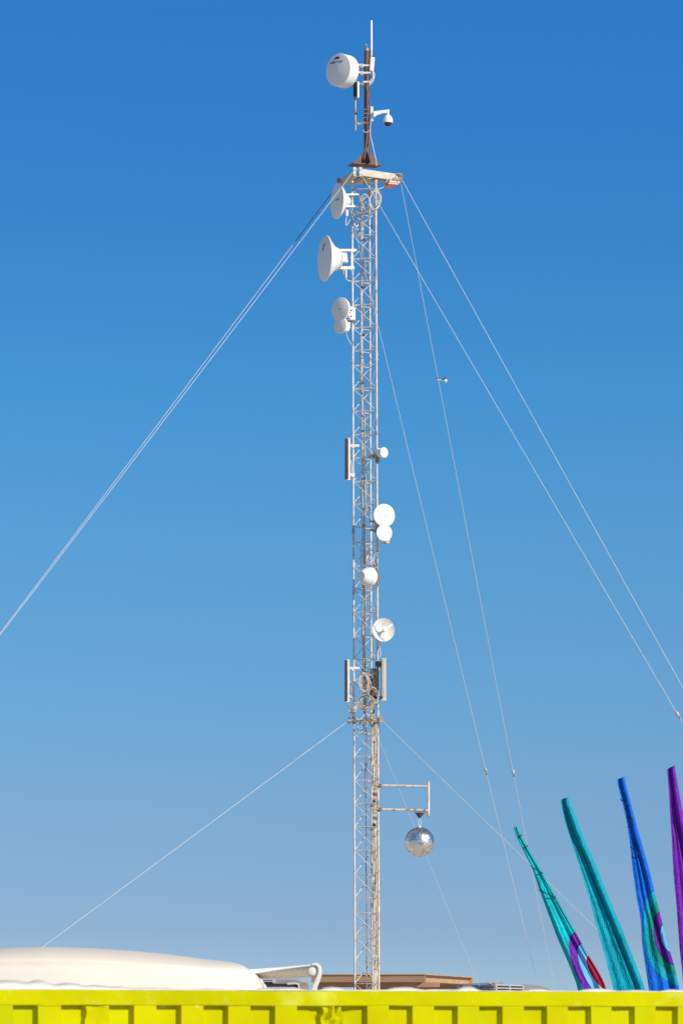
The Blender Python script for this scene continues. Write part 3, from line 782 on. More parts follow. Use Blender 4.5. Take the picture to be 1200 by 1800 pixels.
# ------------------------------------------------------------------ cables
def wander(ys, xs, dy, amp, ph):
    out = []
    for y in range(int(ys[0]), int(ys[-1]) + 1, 7):
        for k in range(len(ys) - 1):
            if ys[k] <= y <= ys[k + 1]:
                t = (y - ys[k]) / (ys[k + 1] - ys[k]); x = xs[k] + (xs[k + 1] - xs[k]) * t; break
        nx_ = noise.noise(Vector((y * 0.018, ph * 3.7, 0))) * amp + noise.noise(Vector((y * 0.06, ph * 5.1, 4))) * amp * 0.35
        ny = noise.noise(Vector((y * 0.02, ph * 2.3, 9))) * amp * 0.01
        out.append(P(x + nx_, y, dy + ny))
    return out
up = thing('cable_bundle', 'tan cable bundle running up inside the upper mast between its legs', 'cables', P(640, 1262, 0.02))
uy = [345, 400, 470, 520, 560, 620, 700, 900, 930, 1100, 1170, 1262]
ux = [634, 636, 639, 635, 637, 635, 637, 639, 640, 639.5, 640, 642]
for k in range(12):
    m = MB(); off = (k % 3 - 1) * 1.3
    start = 0 if k < 5 or k > 8 else 3
    m.tube(wander(uy[start:], [x + off for x in ux[start:]], 0.02 + 0.014 * (k // 3), 1.4 if k < 6 else (3.0 if k < 9 else 7.0), k), 0.0115 if k < 6 else 0.0065, 6)
    obj('cable', m, M[('cable', 'cable', 'cable_white', 'frame')[k % 4] if k != 4 else 'cable_dark'], up)
for y in range(420, 1260, 84):
    m = MB(); m.cyl(P(637.5 + 1.5 * (y > 800), y, 0.02), P(637.5 + 1.5 * (y > 800), y + 2.4, 0.02), 0.034, n=8); obj('cable_tie', m, M['cable_dark'], up)
lo = thing('cable_bundle', 'thick tan cable bundle strapped down the lower mast beside its right leg', 'cables', P(659, 2030, 0.0))
for k in range(14):
    m = MB(); off = (k % 5 - 2) * 1.35
    m.tube(wander([1262, 1290, 1420, 1600, 2020], [655 + off * 1.5, 657.5 + off, 658 + off, 659 + off, 660.5 + off], 0.0 + 0.02 * (k // 5), 2.2, k + 20), 0.0105, 6)
    obj('cable', m, M[('cable', 'cable_white', 'cable', 'frame', 'cable')[k % 5] if k != 7 else 'cable_dark'], lo)
for y in (1407, 1449):
    m = MB(); m.box(P(657.5, y, -0.01), (0.065, 0.07, 0.05)); obj('strap', m, M['dark'], lo)
sl = thing('single_cable', 'single thin grey cable hanging inside the lower mast lattice', 'cables', P(644, 2030, 0.0))
m = MB(); m.tube(wander([1270, 1300, 1390, 1470, 1600, 2025], [639.5, 643, 641, 643.5, 645, 646.5], 0.05, 2.0, 51), 0.008, 6); obj('cable', m, M['galv_dark'], sl)
m = MB(); m.tube(wander([1262, 1290, 1420, 1640, 2025], [643, 643.5, 643, 644, 645], 0.10, 1.2, 57), 0.010, 6); obj('cable', m, M['cable'], sl)
def coil(label, px, py, rx, ry, dy, turns, mt, rad=0.008, tilt=0.0, jit=1.5):
    t = thing('cable_coil', label, 'cables', P(px, py + ry, dy), 'coils of spare cable tied to the mast')
    for k in range(turns):
        m = MB(); rnd = random.Random(int(px * 7 + py + k * 13))
        a, b = rx * rnd.uniform(0.66, 1.05), ry * rnd.uniform(0.76, 1.04); ox, oy = rnd.uniform(-jit, jit), rnd.uniform(-jit, jit); tl = tilt + rnd.uniform(-0.12, 0.12)
        pts = []
        for i in range(36):
            th = 2 * math.pi * i / 36; x, y = a * math.cos(th), b * math.sin(th)
            pts.append(P(px + ox + x * math.cos(tl) - y * math.sin(tl), py + oy + x * math.sin(tl) + y * math.cos(tl), dy - 0.012 * k + 0.02 * math.sin(th * 2 + k)))
        m.tube(pts, rad, 6, closed=True); obj('loop', m, mt[k % len(mt)], t)
coil('large loose cable coil hanging just under the head frame', 658.5, 352, 11, 18, -0.30, 9, [M['frame'], M['cable'], M['cable_white']], 0.0065, 0.08, 2.0)
coil('narrow cable coil inside the mast behind the large top coil', 643, 356, 8, 17, -0.10, 3, [M['cable'], M['cable_white']], 0.007, -0.15)
coil('round tan cable coil low on the mast above the guy collar', 642.5, 1234.5, 13.5, 13.5, -0.26, 10, [M['cable'], M['frame'], M['cable'], M['cable_dark'], M['frame']], 0.0062, 0, 2.2)
coil('oval pale cable coil directly above the round tan one', 641, 1200, 8.5, 18, -0.24, 7, [M['frame'], M['cable'], M['cable_white']], 0.0058, -0.1, 2.4)
coil('small ring of cable beside the mast leg under the topmost dish', 626.5, 393, 3.6, 5, -0.12, 2, [M['cable_white']], 0.006, 0, 0.8)
coil('messy cable loops hanging between the legs just above the guy collar', 648, 1250, 9, 12, -0.12, 4, [M['cable'], M['cable_white'], M['cable_dark']], 0.0065, 0.35, 4)
coil('tangled cable loops around the equipment box beside the low right panel', 657, 1222, 9, 17, -0.28, 4, [M['cable'], M['frame'], M['cable_dark']], 0.0065, -0.2, 4)
coil('small messy cable loop under the bright two lobed antenna', 650, 978, 6.5, 13, -0.18, 3, [M['cable_white'], M['frame']], 0.006, 0.2, 2.5)

def tangle(label, px, py, wx_, wy_, dy, n_, mts, seed):
    t = thing('cable_tangle', label, 'cables', P(px, py + wy_, dy), 'tangles of loose cable on the mast')
    rnd = random.Random(seed)
    for k in range(n_):
        x, y = px + rnd.uniform(-wx_, wx_), py + rnd.uniform(-wy_, wy_); an = rnd.uniform(0, 6.28); pts = []
        for i in range(12):
            pts.append(P(x, y, dy + rnd.uniform(-0.05, 0.05))); an += rnd.uniform(-0.9, 0.9)
            x = min(max(x + 2.0 * math.cos(an), px - wx_), px + wx_); y += 2.4 * math.sin(an) * (1 if rnd.random() < 0.8 else 0.5)
        m = MB(); m.tube(pts, rnd.uniform(0.0045, 0.0075), 5); obj('cable', m, M[mts[k % len(mts)]], t)
tangle('messy loose cables between the two low panel antennas', 646, 1208, 14, 34, -0.20, 16, ['cable_white', 'cable', 'frame', 'cable_dark'], 3)
tangle('short loose cable ends sticking out around the guy collar', 645, 1266, 22, 14, -0.28, 14, ['cable', 'cable_white', 'cable_dark'], 11)
tangle('loose pale cables tangled inside the mast under the head frame', 640, 372, 14, 36, -0.05, 14, ['cable_white', 'cable', 'cable_dark', 'cable_white'], 5)
tangle('loose wires tangled beside the cone nosed antenna', 655, 985, 9, 18, -0.20, 8, ['cable_white', 'frame', 'cable_dark'], 8)

# ------------------------------------------------------------------ mirror ball and its outrigger
of = thing('outrigger_bracket', 'pale pipe bracket reaching right from the lower mast to carry the mirror ball', 'bracket', P(666, 1430, -0.2))
for y0, y1 in ((1380.5, 1382.5), (1422.5, 1424.5)):
    m = MB(); m.cyl(P(662, y0, -0.20), P(751, y1, -0.20), 0.0235, n=16); obj('pipe', m, M['galv'], of)
    m = MB(); m.cyl(P(666.5, y0 - 3, -0.19), P(666.5, y0 + 3.5, -0.19), 0.036, n=14); m.box(P(669.5, y0, -0.20), (0.035, 0.075, 0.055)); m.cyl(P(657, y0 + 0.3, -0.24), P(669, y0 + 0.3, -0.24), 0.009, n=6); obj('clamp', m, M['steelbrown'], of, bevel=0.004)
m = MB(); m.cyl(P(752.6, 1435.5, -0.20), P(752.6, 1373.5, -0.20), 0.0235, n=16); obj('upright', m, M['galv'], of)
mo = thing('ball_motor', 'dark cone shaped motor clamped under the outrigger pipe', 'motor', P(737.5, 1439, -0.20))
m = MB(); m.lathe([(0.016, -0.10), (0.022, -0.085), (0.05, -0.055), (0.078, -0.005), (0.085, 0.0), (0.085, 0.006), (0, 0.006)], P(737.3, 1429, -0.20), Vector((0, 0, 1)), 24); obj('cone', m, mat('rusty_dark_motor', (0.10, 0.08, 0.065), 0.7, 0.2, 0.35, 25), mo)
for x in (729.5, 746.5):
    m = MB(); m.cyl(P(x - 2, 1424.3, -0.20), P(x + 2, 1424.4, -0.20), 0.034, n=14); m.box(P(x, 1427.5, -0.20), (0.03, 0.06, 0.06)); obj('clamp', m, M['steelbrown'], mo, bevel=0.004)
bc = P(737.0, 1480, -0.20); br = 0.272
ball = thing('mirror_ball', 'silver mirror ball hanging from the outrigger bracket', 'mirror ball', bc - Vector((0, 0, br)))
m = MB(); rows_ = 46
for i in range(rows_):
    t0, t1 = math.pi * i / rows_, math.pi * (i + 1) / rows_
    tm = (t0 + t1) / 2; ncol = max(6, int(2 * rows_ * math.sin(tm)))
    ph = random.random()
    for j in range(ncol):
        p0, p1 = 2 * math.pi * (j + ph) / ncol, 2 * math.pi * (j + 0.94 + ph) / ncol
        tt1 = t0 + (t1 - t0) * 0.94
        cs = [Vector((math.sin(t) * math.cos(p), math.sin(t) * math.sin(p), math.cos(t))) for t, p in ((t0, p0), (tt1, p0), (tt1, p1), (t0, p1))]
        c0 = sum(cs, Vector()) / 4
        ax_ = Vector((random.gauss(0, 1), random.gauss(0, 1), random.gauss(0, 1))).normalized()
        q = Matrix.Rotation(R(random.gauss(0, 7.5)), 3, ax_)
        m.add([bc + (c0 + q @ (c - c0)) * br for c in cs], [(0, 1, 2, 3)])
obj('mirror_tiles', m, M['mirror'], ball, smooth=0)
m = MB(); m.lathe([((br - 0.004) * math.sin(math.pi * i / 32), -(br - 0.004) * math.cos(math.pi * i / 32)) for i in range(33)], bc, Vector((0, 0, 1)), 48); obj('core', m, M['core'], ball, smooth=80)
m = MB(); m.cyl(bc + Vector((0, 0, br - 0.01)), bc + Vector((0, 0, br + 0.02)), 0.03, n=14)
m.tube([P(737.3 + 2.2 * math.sin(t / 12 * math.pi) * (1 if t <= 12 else 1), 1438 + 15 * (t if t <= 12 else 24 - t) / 12, -0.20) if t <= 12 else P(737.3 - 2.2 * math.sin((24 - t) / 12 * math.pi), 1438 + 15 * (24 - t) / 12, -0.20) for t in range(25)], 0.006, 5)
obj('hanger', m, M['cable_white'], ball)

# ------------------------------------------------------------------ guy wires
def guy(label, p0, pxa, pxb, Yend, rad, ins=None, dark=None, dx=0):
    """Straight wire from the 3-D point p0 to its ground anchor on the line that passes pixels pxa, pxb."""
    py = HORIZON + CAM.z * F / Yend
    t = (py - pxa[1]) / (pxb[1] - pxa[1]); px = pxa[0] + (pxb[0] - pxa[0]) * t
    e = at(px, py, Yend)
    w = thing('guy_wire', label, 'guy wire', Vector((e.x, e.y, 0.0)), 'guy wires of the mast')
    L = (e - p0).length; sag = L * 0.0015
    pts = [p0.lerp(e, k / 24) - Vector((0, 0, 4 * sag * (k / 24) * (1 - k / 24))) for k in range(25)]
    m = MB(); m.tube(pts, rad, 6); obj('rope', m, M['rope'], w)
    def pt_at(y):
        best = min(range(2001), key=lambda k: abs(proj(p0.lerp(e, k / 2000))[1] - y)); f = best / 2000
        return p0.lerp(e, f) - Vector((0, 0, 4 * sag * f * (1 - f))), (e - p0).normalized()
    if ins:
        c, d = pt_at(ins)
        m = MB(); m.lathe([(0, -0.07), (0.012, -0.06), (0.015, -0.035), (0.030, -0.02), (0.034, 0.0), (0.026, 0.025), (0.014, 0.04), (0.012, 0.06), (0, 0.07)], c, d, 12)
        obj('insulator', m, M['frame'], w)
        m = MB(); m.cyl(c + d * 0.06, c + d * 0.11, 0.018, n=8); obj('clip', m, M['steelbrown'], w)
    if dark:
        c, d = pt_at(dark[0]); c2_, _ = pt_at(dark[1])
        m = MB(); m.cyl(c, c2_, rad * 1.35, n=8); obj('sleeve', m, M['rope_dark'], w)
    return w
guy('left front guy wire, the pale one crossing the topmost dish', FV + Vector((-0.10, -0.05, -0.03)), (620, 304), (0, 1114.5), 82.4, 0.0056)
guy('left rear guy wire with its dark upper sleeve', LV + Vector((-0.04, 0.02, -0.03)), (600, 320), (0.5, 1112), 82.8, 0.0050, dark=(338, 424))
guy('right guy wire from the front corner, passing behind the top cable coil', FV + Vector((0.06, -0.05, -0.05)), (637, 308), (1199, 1267), 74, 0.0056, ins=1251)
guy('outermost right guy wire from the right corner of head frame', RV + Vector((0.07, 0, -0.03)), (700.5, 314), (1200, 1211), 74, 0.0056)
guy('thin rear guy wire passing the small aircraft', RV + Vector((0.06, 0.0, -0.12)), (699, 330), (899, 1356), 97.6, 0.0041, ins=1354)
guy('thin rear guy wire crossing behind the mast to its right', LV + Vector((0.05, 0.05, -0.03)), (609, 318), (856, 1353), 97.6, 0.0041, ins=1351)
guy('lower guy wire running down left to the cream camper roof', cv[0] + Vector((-0.04, 0, -0.02)), (611, 1273), (80, 1662), 81, 0.0050)
guy('lower guy wire running down right behind the flags', cv[2] + Vector((0.03, 0, -0.03)), (677, 1275), (1136, 1718), 77, 0.0056)
guy('lower thin rear guy wire passing behind the mirror ball', cv[1] + Vector((0, 0.03, -0.03)), (666, 1290), (840, 1723), 95, 0.0036)

# ------------------------------------------------------------------ aircraft
YA = 2600.0
k_ = YA / F
ac = thing('small_aircraft', 'tiny white and blue high winged aircraft in the sky near a guy wire', 'aircraft', at(778, 668, YA))
def A(px, py, dy=0): return at(px, py, YA + dy)
m = MB(); m.tube([A(767, 667.0), A(770, 667.2), A(775, 668), A(780, 668.4), A(784, 668.7), A(786.3, 668.9)], [0.15, 0.28, 0.45, 0.62, 0.60, 0.22], 12); obj('fuselage', m, M['planewhite'], ac)
m = MB(); m.box(A(779.5, 666.6), (1.6, 9.5, 0.22), Matrix.Rotation(R(12), 3, 'Z') @ Matrix.Rotation(R(-2), 3, 'X')); m.tube([A(769, 666.7), A(774, 667.0), A(778, 667.2)], [0.2, 0.32, 0.34], 8); obj('wing', m, M['planeblue'], ac, bevel=0.05)
m = MB(); m.prism([(0, 0), (1.2, 0), (0.35, 1.1), (-0.3, 1.1)], A(767.3, 667), frame_for(Vector((0, -1, 0))), 0.12); m.box(A(767.9, 664.8), (1.0, 2.6, 0.1)); obj('tail', m, M['planeblue'], ac)
m = MB(); m.cyl(A(783.5, 671.2, -0.6), A(783.5, 671.2, -0.3), 0.36, n=14); m.cyl(A(783.5, 671.2, 0.6), A(783.5, 671.2, 0.9), 0.36, n=14); m.cyl(A(783.5, 671, -0.4), A(783, 668.5), 0.08, n=6); obj('landing_gear', m, M['planewhite'], ac)
m = MB(); m.cyl(A(786.3, 668.9), A(787.0, 668.9), 0.2, 0.05, n=10); m.box(A(786.2, 667.5), (0.06, 0.12, 1.5)); obj('propeller', m, M['dark'], ac)

# ------------------------------------------------------------------ flags
def lerp_table(tab, y):
    if y <= tab[0][1]:
        (x0, y0), (x1, y1) = tab[0], tab[1]
    elif y >= tab[-1][1]:
        (x0, y0), (x1, y1) = tab[-2], tab[-1]
    else:
        for (x0, y0), (x1, y1) in zip(tab, tab[1:]):
            if y0 <= y <= y1: break
    return x0 + (x1 - x0) * (y - y0) / (y1 - y0)
def smooth_table(tab, y):
    return sum(lerp_table(tab, min(max(y + d, tab[0][1]), max(y, tab[-1][1]))) for d in (-14, -7, 0, 7, 14)) / 5
def flag(label, left, right, Y, material, sleeve, folds, seed, ties=(), hem=6, pole_mat='dark'):
    y0 = (left[0][1] + right[0][1]) / 2
    y1 = 1960
    fy = [y0 + (y1 - y0) * (k / 150) for k in range(151)]
    rows, uv = [], []
    NC = 44
    for y in fy:
        xl, xr = smooth_table(left, max(y, y0 + 3)) , smooth_table(right, max(y, y0 + 3))
        tilt = (left[0][1] - right[0][1]) * max(0, 1 - (y - y0) / 60)
        pl_, pr_ = at(xl, y + tilt / 2, Y), at(xr, y - tilt / 2, Y)
        W = (pr_ - pl_).length; tw = min(sleeve, W * 0.58); t = tw / W
        row = []
        for j in range(NC + 1):
            u = j / NC
            p = pl_.lerp(pr_, u)
            if u > 1 - t:
                s_ = (u - (1 - t)) / t * 2 - 1
                d = -tw / 2 * (1.7 * math.sqrt(max(0, 1 - s_ * s_)))
                amp = 0.25
            else:
                q = u / max(1e-6, 1 - t)
                d = 0.0; amp = min(1, W / 0.18)
                for fr, am, sl, ph in folds:
                    d += am * amp * math.sin(fr * q * math.pi + sl * (y - y0) * 0.01 + ph) * min(1, 6 * (1 - q) + 0.05)
                d -= (0.035 if seed > 5 else 0.01) * amp * (1 - q)
            nv = Vector((p.x * 5 + seed, y * 0.018, seed))
            d += amp * 0.010 * noise.noise(nv) + amp * 0.005 * noise.noise(nv * 3.1)
            p.y += d
            sc = amp * 0.006 * noise.noise(Vector((y * 0.02, seed * 2.0, u * 2)))
            p.x += sc
            row.append(p); uv.append((u, y / 100))
        rows.append(row)
    t_ = thing('tall_flag', label, 'flag', at((left[-1][0] + right[-1][0]) / 2 + 60, HORIZON + 2.35 * F / Y, Y), 'tall narrow flags on leaning poles')
    m = MB(); m.grid(rows); m.uv = uv
    cl = obj('cloth', m, material, t_, smooth=180, solid=0.003)
    # pole inside the sleeve, continuing into the ground
    pp = []
    for y in list(range(int(y0) + 4, 1960, 24)):
        xr = smooth_table(right, y); p = at(xr, y, Y); tw = min(sleeve, 0.06); p.x -= tw / 2; p.y += 0.004; pp.append(p)
    d = (pp[-1] - pp[-4]).normalized()
    gnd = pp[-1] + d * (pp[-1].z / -d.z)
    m = MB(); m.tube(pp + [gnd], 0.012, 8); obj('pole', m, M[pole_mat], t_)
    for (xa, ya), (xb, yb) in ties:
        pa, pb_ = at(xa, ya, Y - 0.07), at(xb, yb, Y - 0.07)
        pts = [pa.lerp(pb_, k / 8) + Vector((0, 0.05 - 0.05 * math.sin(k / 8 * math.pi), -0.006 * math.sin(k / 8 * math.pi))) for k in range(9)]
        m = MB(); m.tube(pts, 0.006, 6); obj('tie', m, M['black_cord'], t_)
    return t_
TEAL = (0.001, 0.45, 0.50); TEAL2 = (0.001, 0.31, 0.41); BLUE = (0.003, 0.125, 0.58); PURPLE = (0.165, 0.018, 0.36)
LBLUE = (0.12, 0.40, 0.72); RED = (0.30, 0.006, 0.030); GREEN = (0.004, 0.22, 0.17); WHITE = (0.45, 0.55, 0.65); VIOLET = (0.13, 0.015, 0.30); NAVY = (0.003, 0.02, 0.12)
mF1 = swirl_mat('teal_swirl_cloth', TEAL, [(0, LBLUE), (0.10, RED), (0.43, WHITE), (0.46, LBLUE), (0.71, NAVY), (0.74, PURPLE), (0.985, NAVY)], (1.10, 17.10), (0.98, 0.72))
mF2 = swirl_mat('teal_cloth', TEAL2, None, None, None)
mF3 = swirl_mat('blue_swirl_cloth', BLUE, [(0, LBLUE), (0.30, NAVY), (0.33, VIOLET), (0.55, NAVY), (0.575, GREEN), (0.78, TEAL2), (0.985, NAVY)], (1.10, 16.50), (1.04, 0.84))
mF4 = swirl_mat('purple_cloth', PURPLE, None, None, None)
flag('teal flag with purple and red swirl, shortest of the four flags',
     [(900.5, 1454), (913, 1482), (934.7, 1525), (948, 1564), (978, 1647), (999, 1693), (1016, 1740)],
     [(905.5, 1452), (924, 1487), (951, 1533), (975, 1576), (1011, 1640), (1026, 1667), (1037, 1686), (1053, 1711), (1066, 1738)],
     50.0, mF1, 0.018, [(3.0, 0.020, 0.25, 1.0), (6.2, 0.009, 0.4, 0.3)], 3.3,
     ties=[((911, 1472), (916, 1467)), ((921, 1489), (927, 1486)), ((934, 1523), (953, 1534.5)), ((947, 1564), (976, 1577))])
flag('plain teal flag standing second from the mast',
     [(984, 1405.5), (990.7, 1438.7), (1003, 1479), (1017, 1520), (1028, 1557), (1037, 1585), (1058, 1665), (1079, 1744)],
     [(994, 1401), (1006, 1425), (1024, 1471), (1046, 1520), (1061, 1560), (1083, 1611), (1122, 1709), (1135, 1744)],
     51.0, mF2, 0.085, [(1.2, 0.016, 0.2, 0.4), (4.3, 0.007, -0.35, 0.9)], 8.1)
flag('blue flag with green and purple swirl',
     [(1082.7, 1370), (1091, 1402), (1100, 1439), (1106.7, 1489), (1110, 1520), (1117, 1574), (1125, 1618), (1127.7, 1660), (1134.6, 1707), (1140, 1745)],
     [(1094.7, 1365), (1109, 1417), (1121, 1463), (1138, 1520), (1150, 1571), (1163, 1623), (1172, 1658), (1184, 1697), (1194, 1743)],
     52.0, mF3, 0.07, [(1.6, 0.015, 0.3, 0.2), (4.9, 0.007, 0.4, 0.1)], 12.7,
     ties=[((1090, 1405), (1109, 1418)), ((1101, 1436), (1117, 1452)), ((1107, 1488), (1131, 1507))])
flag('purple flag, tallest and cut by the edge of photo',
     [(1171.5, 1352), (1177, 1428), (1180, 1490), (1181, 1520), (1188, 1590), (1189.5, 1618), (1194, 1669), (1197.6, 1707), (1200, 1745)],
     [(1183.5, 1345), (1192, 1391), (1200, 1431), (1213, 1490), (1222, 1560), (1233, 1640), (1245, 1745)],
     53.0, mF4, 0.09, [(1.3, 0.014, 0.25, 0.6), (4.7, 0.006, 0.4, 0.5)], 19.2)

# ------------------------------------------------------------------ container
TH = R(22); EA = Vector((math.cos(TH), math.sin(TH), 0)); EN = Vector((math.sin(TH), -math.cos(TH), 0))
c_top = at(600, 1742, 25.8)            # on the outer face, top of the rail
C0 = Vector((c_top.x, c_top.y, 0)); HT = c_top.z
def C(s, d, z): return C0 + EA * s + EN * d + Vector((0, 0, z))
def s_of(px, z):
    lo_, hi_ = -8.0, 8.0
    for _ in range(50):
        mid_ = (lo_ + hi_) / 2
        if proj(C(mid_, 0, z))[0] < px: lo_ = mid_
        else: hi_ = mid_
    return lo_
sA, sB = s_of(67.5, 2.45), s_of(1191, 2.45)
PER = (sB - sA) / 14
S0, S1, CW = -6.6, 5.6, 2.44
cont = thing('shipping_container', 'acid yellow corrugated shipping container in the foreground', 'container', C((S0 + S1) / 2, -CW / 2, 0))
RAIL = 0.084; DEP = 0.040
sl_, rb_ = 0.015, 0.132
def wall_mesh(outer_d, sign, dents):
    m = MB(); rows = []
    zs = [0.16, 0.5, 1.0, 1.5, 1.9] + [2.1 + 0.02 * k for k in range(int((HT - RAIL - 2.1) / 0.02) + 1)] + [HT - RAIL + 0.004]
    ss = []
    k0 = int((S0 - sA) / PER) - 1
    s = sA + k0 * PER
    while s < S1:
        for off, dep in ((0, 0), (0.02, 0), (0.044, 0), (0.066, 0), (0.088, 0), (0.112, 0), (rb_, 0), (rb_ + sl_, 1), (rb_ + sl_ + 0.025, 1), (rb_ + sl_ + 0.06, 1), (PER - sl_ - 0.02, 1), (PER - sl_, 1)):
            if S0 + 0.1 < s + off < S1 - 0.1: ss.append((s + off, dep))
        s += PER
    for z in zs:
        row = []
        for s, dep in ss:
            d = outer_d - sign * DEP * dep
            ds = 0.0
            if dents:
                d -= sign * 0.004 * (noise.noise(Vector((s * 2.1, z * 2.3, 3))) + 0.5 * noise.noise(Vector((s * 7, z * 6, 1))))
                ds = 0.003 * noise.noise(Vector((s * 3.3, z * 4, 8)))
                for sc_, zc_, rs, rz, dd, cr in dents:
                    g_ = math.exp(-((s - sc_) / rs) ** 2 - ((z - zc_) / rz) ** 2)
                    d -= sign * g_ * (dd + cr * noise.noise(Vector((s * 26, z * 20, 5))))
                    ds += g_ * cr * 0.8 * noise.noise(Vector((s * 22, z * 18, 15)))
            row.append(C(s + ds, d, z))
        rows.append(row)
    m.grid(rows if sign > 0 else rows[::-1])
    return m
dents = [(sA + PER + 0.03, HT - 0.13, 0.07, 0.12, 0.018, 0.02), (sA + 6 * PER + 0.06, HT - 0.15, 0.10, 0.11, 0.022, 0.05)]
obj('side_wall', wall_mesh(0.0, 1, dents), M['yellow'], cont, smooth=25)
obj('side_wall', wall_mesh(-CW, -1, None), M['yellow'], cont, smooth=25)
def rail(d0, wob):
    m = MB(); rows = []; n_ = 240
    prof = [(d0 - 0.06, HT - RAIL), (d0 + 0.000, HT - RAIL), (d0 + 0.004, HT - RAIL + 0.004), (d0 + 0.004, HT - RAIL * 0.5), (d0 + 0.004, HT - 0.005), (d0 - 0.001, HT), (d0 - 0.06, HT), (d0 - 0.06, HT - RAIL)]
    for i in range(n_ + 1):
        s = S0 + 0.1 + (S1 - S0 - 0.2) * i / n_
        w = 0.0022 * noise.noise(Vector((s * 1.1, 2, d0))) + 0.0016 * noise.noise(Vector((s * 5, 7, d0)))
        wz = 0.0028 * noise.noise(Vector((s * 1.6, 12, d0))) + 0.0012 * noise.noise(Vector((s * 6, 17, d0)))
        b_ = -0.010 * math.exp(-((s - (sA + 0.62 * PER - 0.1)) / 0.05) ** 2) * wob
        rows.append([C(s, d + (w + 0.003 * noise.noise(Vector((s * 9, z * 20, 2)))) * (d > d0 - 0.05), z + wz + (b_ if z < HT - RAIL * 0.7 else 0)) for d, z in prof])
    m.grid(rows); return m
obj('top_rail', rail(0.0, 1), M['yellow_rail'], cont, smooth=30)
obj('top_rail', rail(-CW + 0.06, 0), M['yellow_rail'], cont, smooth=30)
for d in (0.0, -CW + 0.05):
    m = MB(); m.add([C(s, d + dd, z) for s in (S0 + 0.1, S1 - 0.1) for dd in (0.003, -0.05) for z in (0.02, 0.16)], [(0,1,3,2),(4,6,7,5),(0,4,5,1),(2,3,7,6),(0,2,6,4),(1,5,7,3)]); obj('bottom_rail', m, M['yellow_rail'], cont)
for s in (S0 + 0.05, S1 - 0.05):
    for d in (-0.05, -CW + 0.05):
        m = MB(); m.box(C(s, d, HT / 2), (0.1, 0.1, HT + 0.02), Matrix((EA, -EN, Vector((0, 0, 1)))).transposed()); obj('corner_post', m, M['yellow_rail'], cont, bevel=0.01)
for s in (S0 + 0.04, S1 - 0.04):
    m = MB(); m.box(C(s, -CW / 2, HT / 2), (0.05, CW - 0.22, HT - 0.1), Matrix((EA, -EN, Vector((0, 0, 1)))).transposed()); obj('end_wall', m, M['yellow'], cont)
m = MB(); m.box(C((S0 + S1) / 2, -CW / 2, HT - 0.035), (S1 - S0 - 0.2, CW - 0.13, 0.02), Matrix((EA, -EN, Vector((0, 0, 1)))).transposed()); obj('roof', m, M['tarp'], cont)
# tarp with lumps along the roof edge
bumps = [(15, 17, 55), (68, 17, 32), (120, 12, 40), (165, 9, 38), (210, 6, 30), (270, 4, 60), (380, 3, 60), (470, 4, 25), (510, 5, 30), (585, 7, 22), (640, 2.5, 40), (710, 7, 34), (770, 3, 40), (822, 9, 20), (945, 4.5, 24), (1050, 6, 34), (1120, 3, 40), (1180, 5, 18), (1195, 4, 20)]
tp = MB(); rows = []
sLs = [S0 + 0.4 + (S1 - S0 - 0.8) * i / 420 for i in range(421)]
for j in range(15):
    dd = 0.0 if j == 0 else -0.012 - (j - 1) * 0.055
    row = []
    for s in sLs:
        p = C(s, dd, HT); px = proj(p)[0]
        h = 1.3 + 0.8 * noise.noise(Vector((s * 4, 3, 1)))
        for bx, bh, bw in bumps:
            h = max(h, bh * max(0, 1 - ((px - bx) / bw) ** 2) ** 0.7)
        h += 1.2 * noise.noise(Vector((s * 8, j * 0.5, 4))) + 0.6 * noise.noise(Vector((s * 21, j * 0.9, 4)))
        prof = math.sin(min(1, j / 5) * math.pi / 2) ** 0.6 if j < 6 else max(0.15, 1 - (j - 5) / 10)
        row.append(C(s, dd - 0.006, HT + 0.002 + max(0.0, h) * prof * 25.8 / F))
    rows.append(row)
tp.grid(rows)
tag(obj('roof_tarp', tp, M['tarp'], smooth=180, loc=C(0, -0.3, HT), solid=0.002), 'lumpy white tarp lying along the top of yellow container', 'tarp')

# ------------------------------------------------------------------ cream camper with the rounded roof
YR = 29.6
def wx(px): return (px - 600) * YR / F
def wz(py): return at(600, py, YR).z
topc = [(-300, 1742), (-296, 1728), (-285, 1714), (-270, 1702), (-240, 1690), (-140, 1675), (10, 1664), (80, 1662), (150, 1664), (230, 1669), (300, 1676), (360, 1684), (400, 1688), (424, 1694), (436, 1702), (443, 1711), (448, 1723), (452, 1742)]
z0 = wz(1755)
cmp_ = thing('camper', 'cream camper with a broad rounded roof behind the left of container', 'camper', Vector((wx(80), YR + 2.7, 0)))
rows = []
LEN = 5.4
dsteps = [0, 0.01, 0.02, 0.028, 0.034, 0.045, 0.06, 0.10, 0.16, 0.24, 0.34, 0.46, 0.60, 0.8, 1.2, 2.0, 3.0, 4.0, 4.6, 4.9, 5.1, 5.24, 5.32, 5.37, 5.39, 5.4]
xs_ = []
for (xa, ya), (xb, yb) in zip(topc, topc[1:]):
    k = max(2, int((abs(xb - xa) + abs(yb - ya)) / 9))
    xs_ += [(xa + (xb - xa) * i / k) for i in range(k)]
xs_.append(topc[-1][0])
def topy(x):
    for (xa, ya), (xb, yb) in zip(topc, topc[1:]):
        if xa <= x <= xb: return ya + (yb - ya) * (x - xa) / (xb - xa)
def topy_s(x):
    ww = 5
    return sum(topy(min(max(x + d, topc[0][0]), topc[-1][0])) for d in (-8, -4, 0, 4, 8)) / 5 if topc[0][0] + 8 < x < topc[-1][0] - 8 else topy(x)
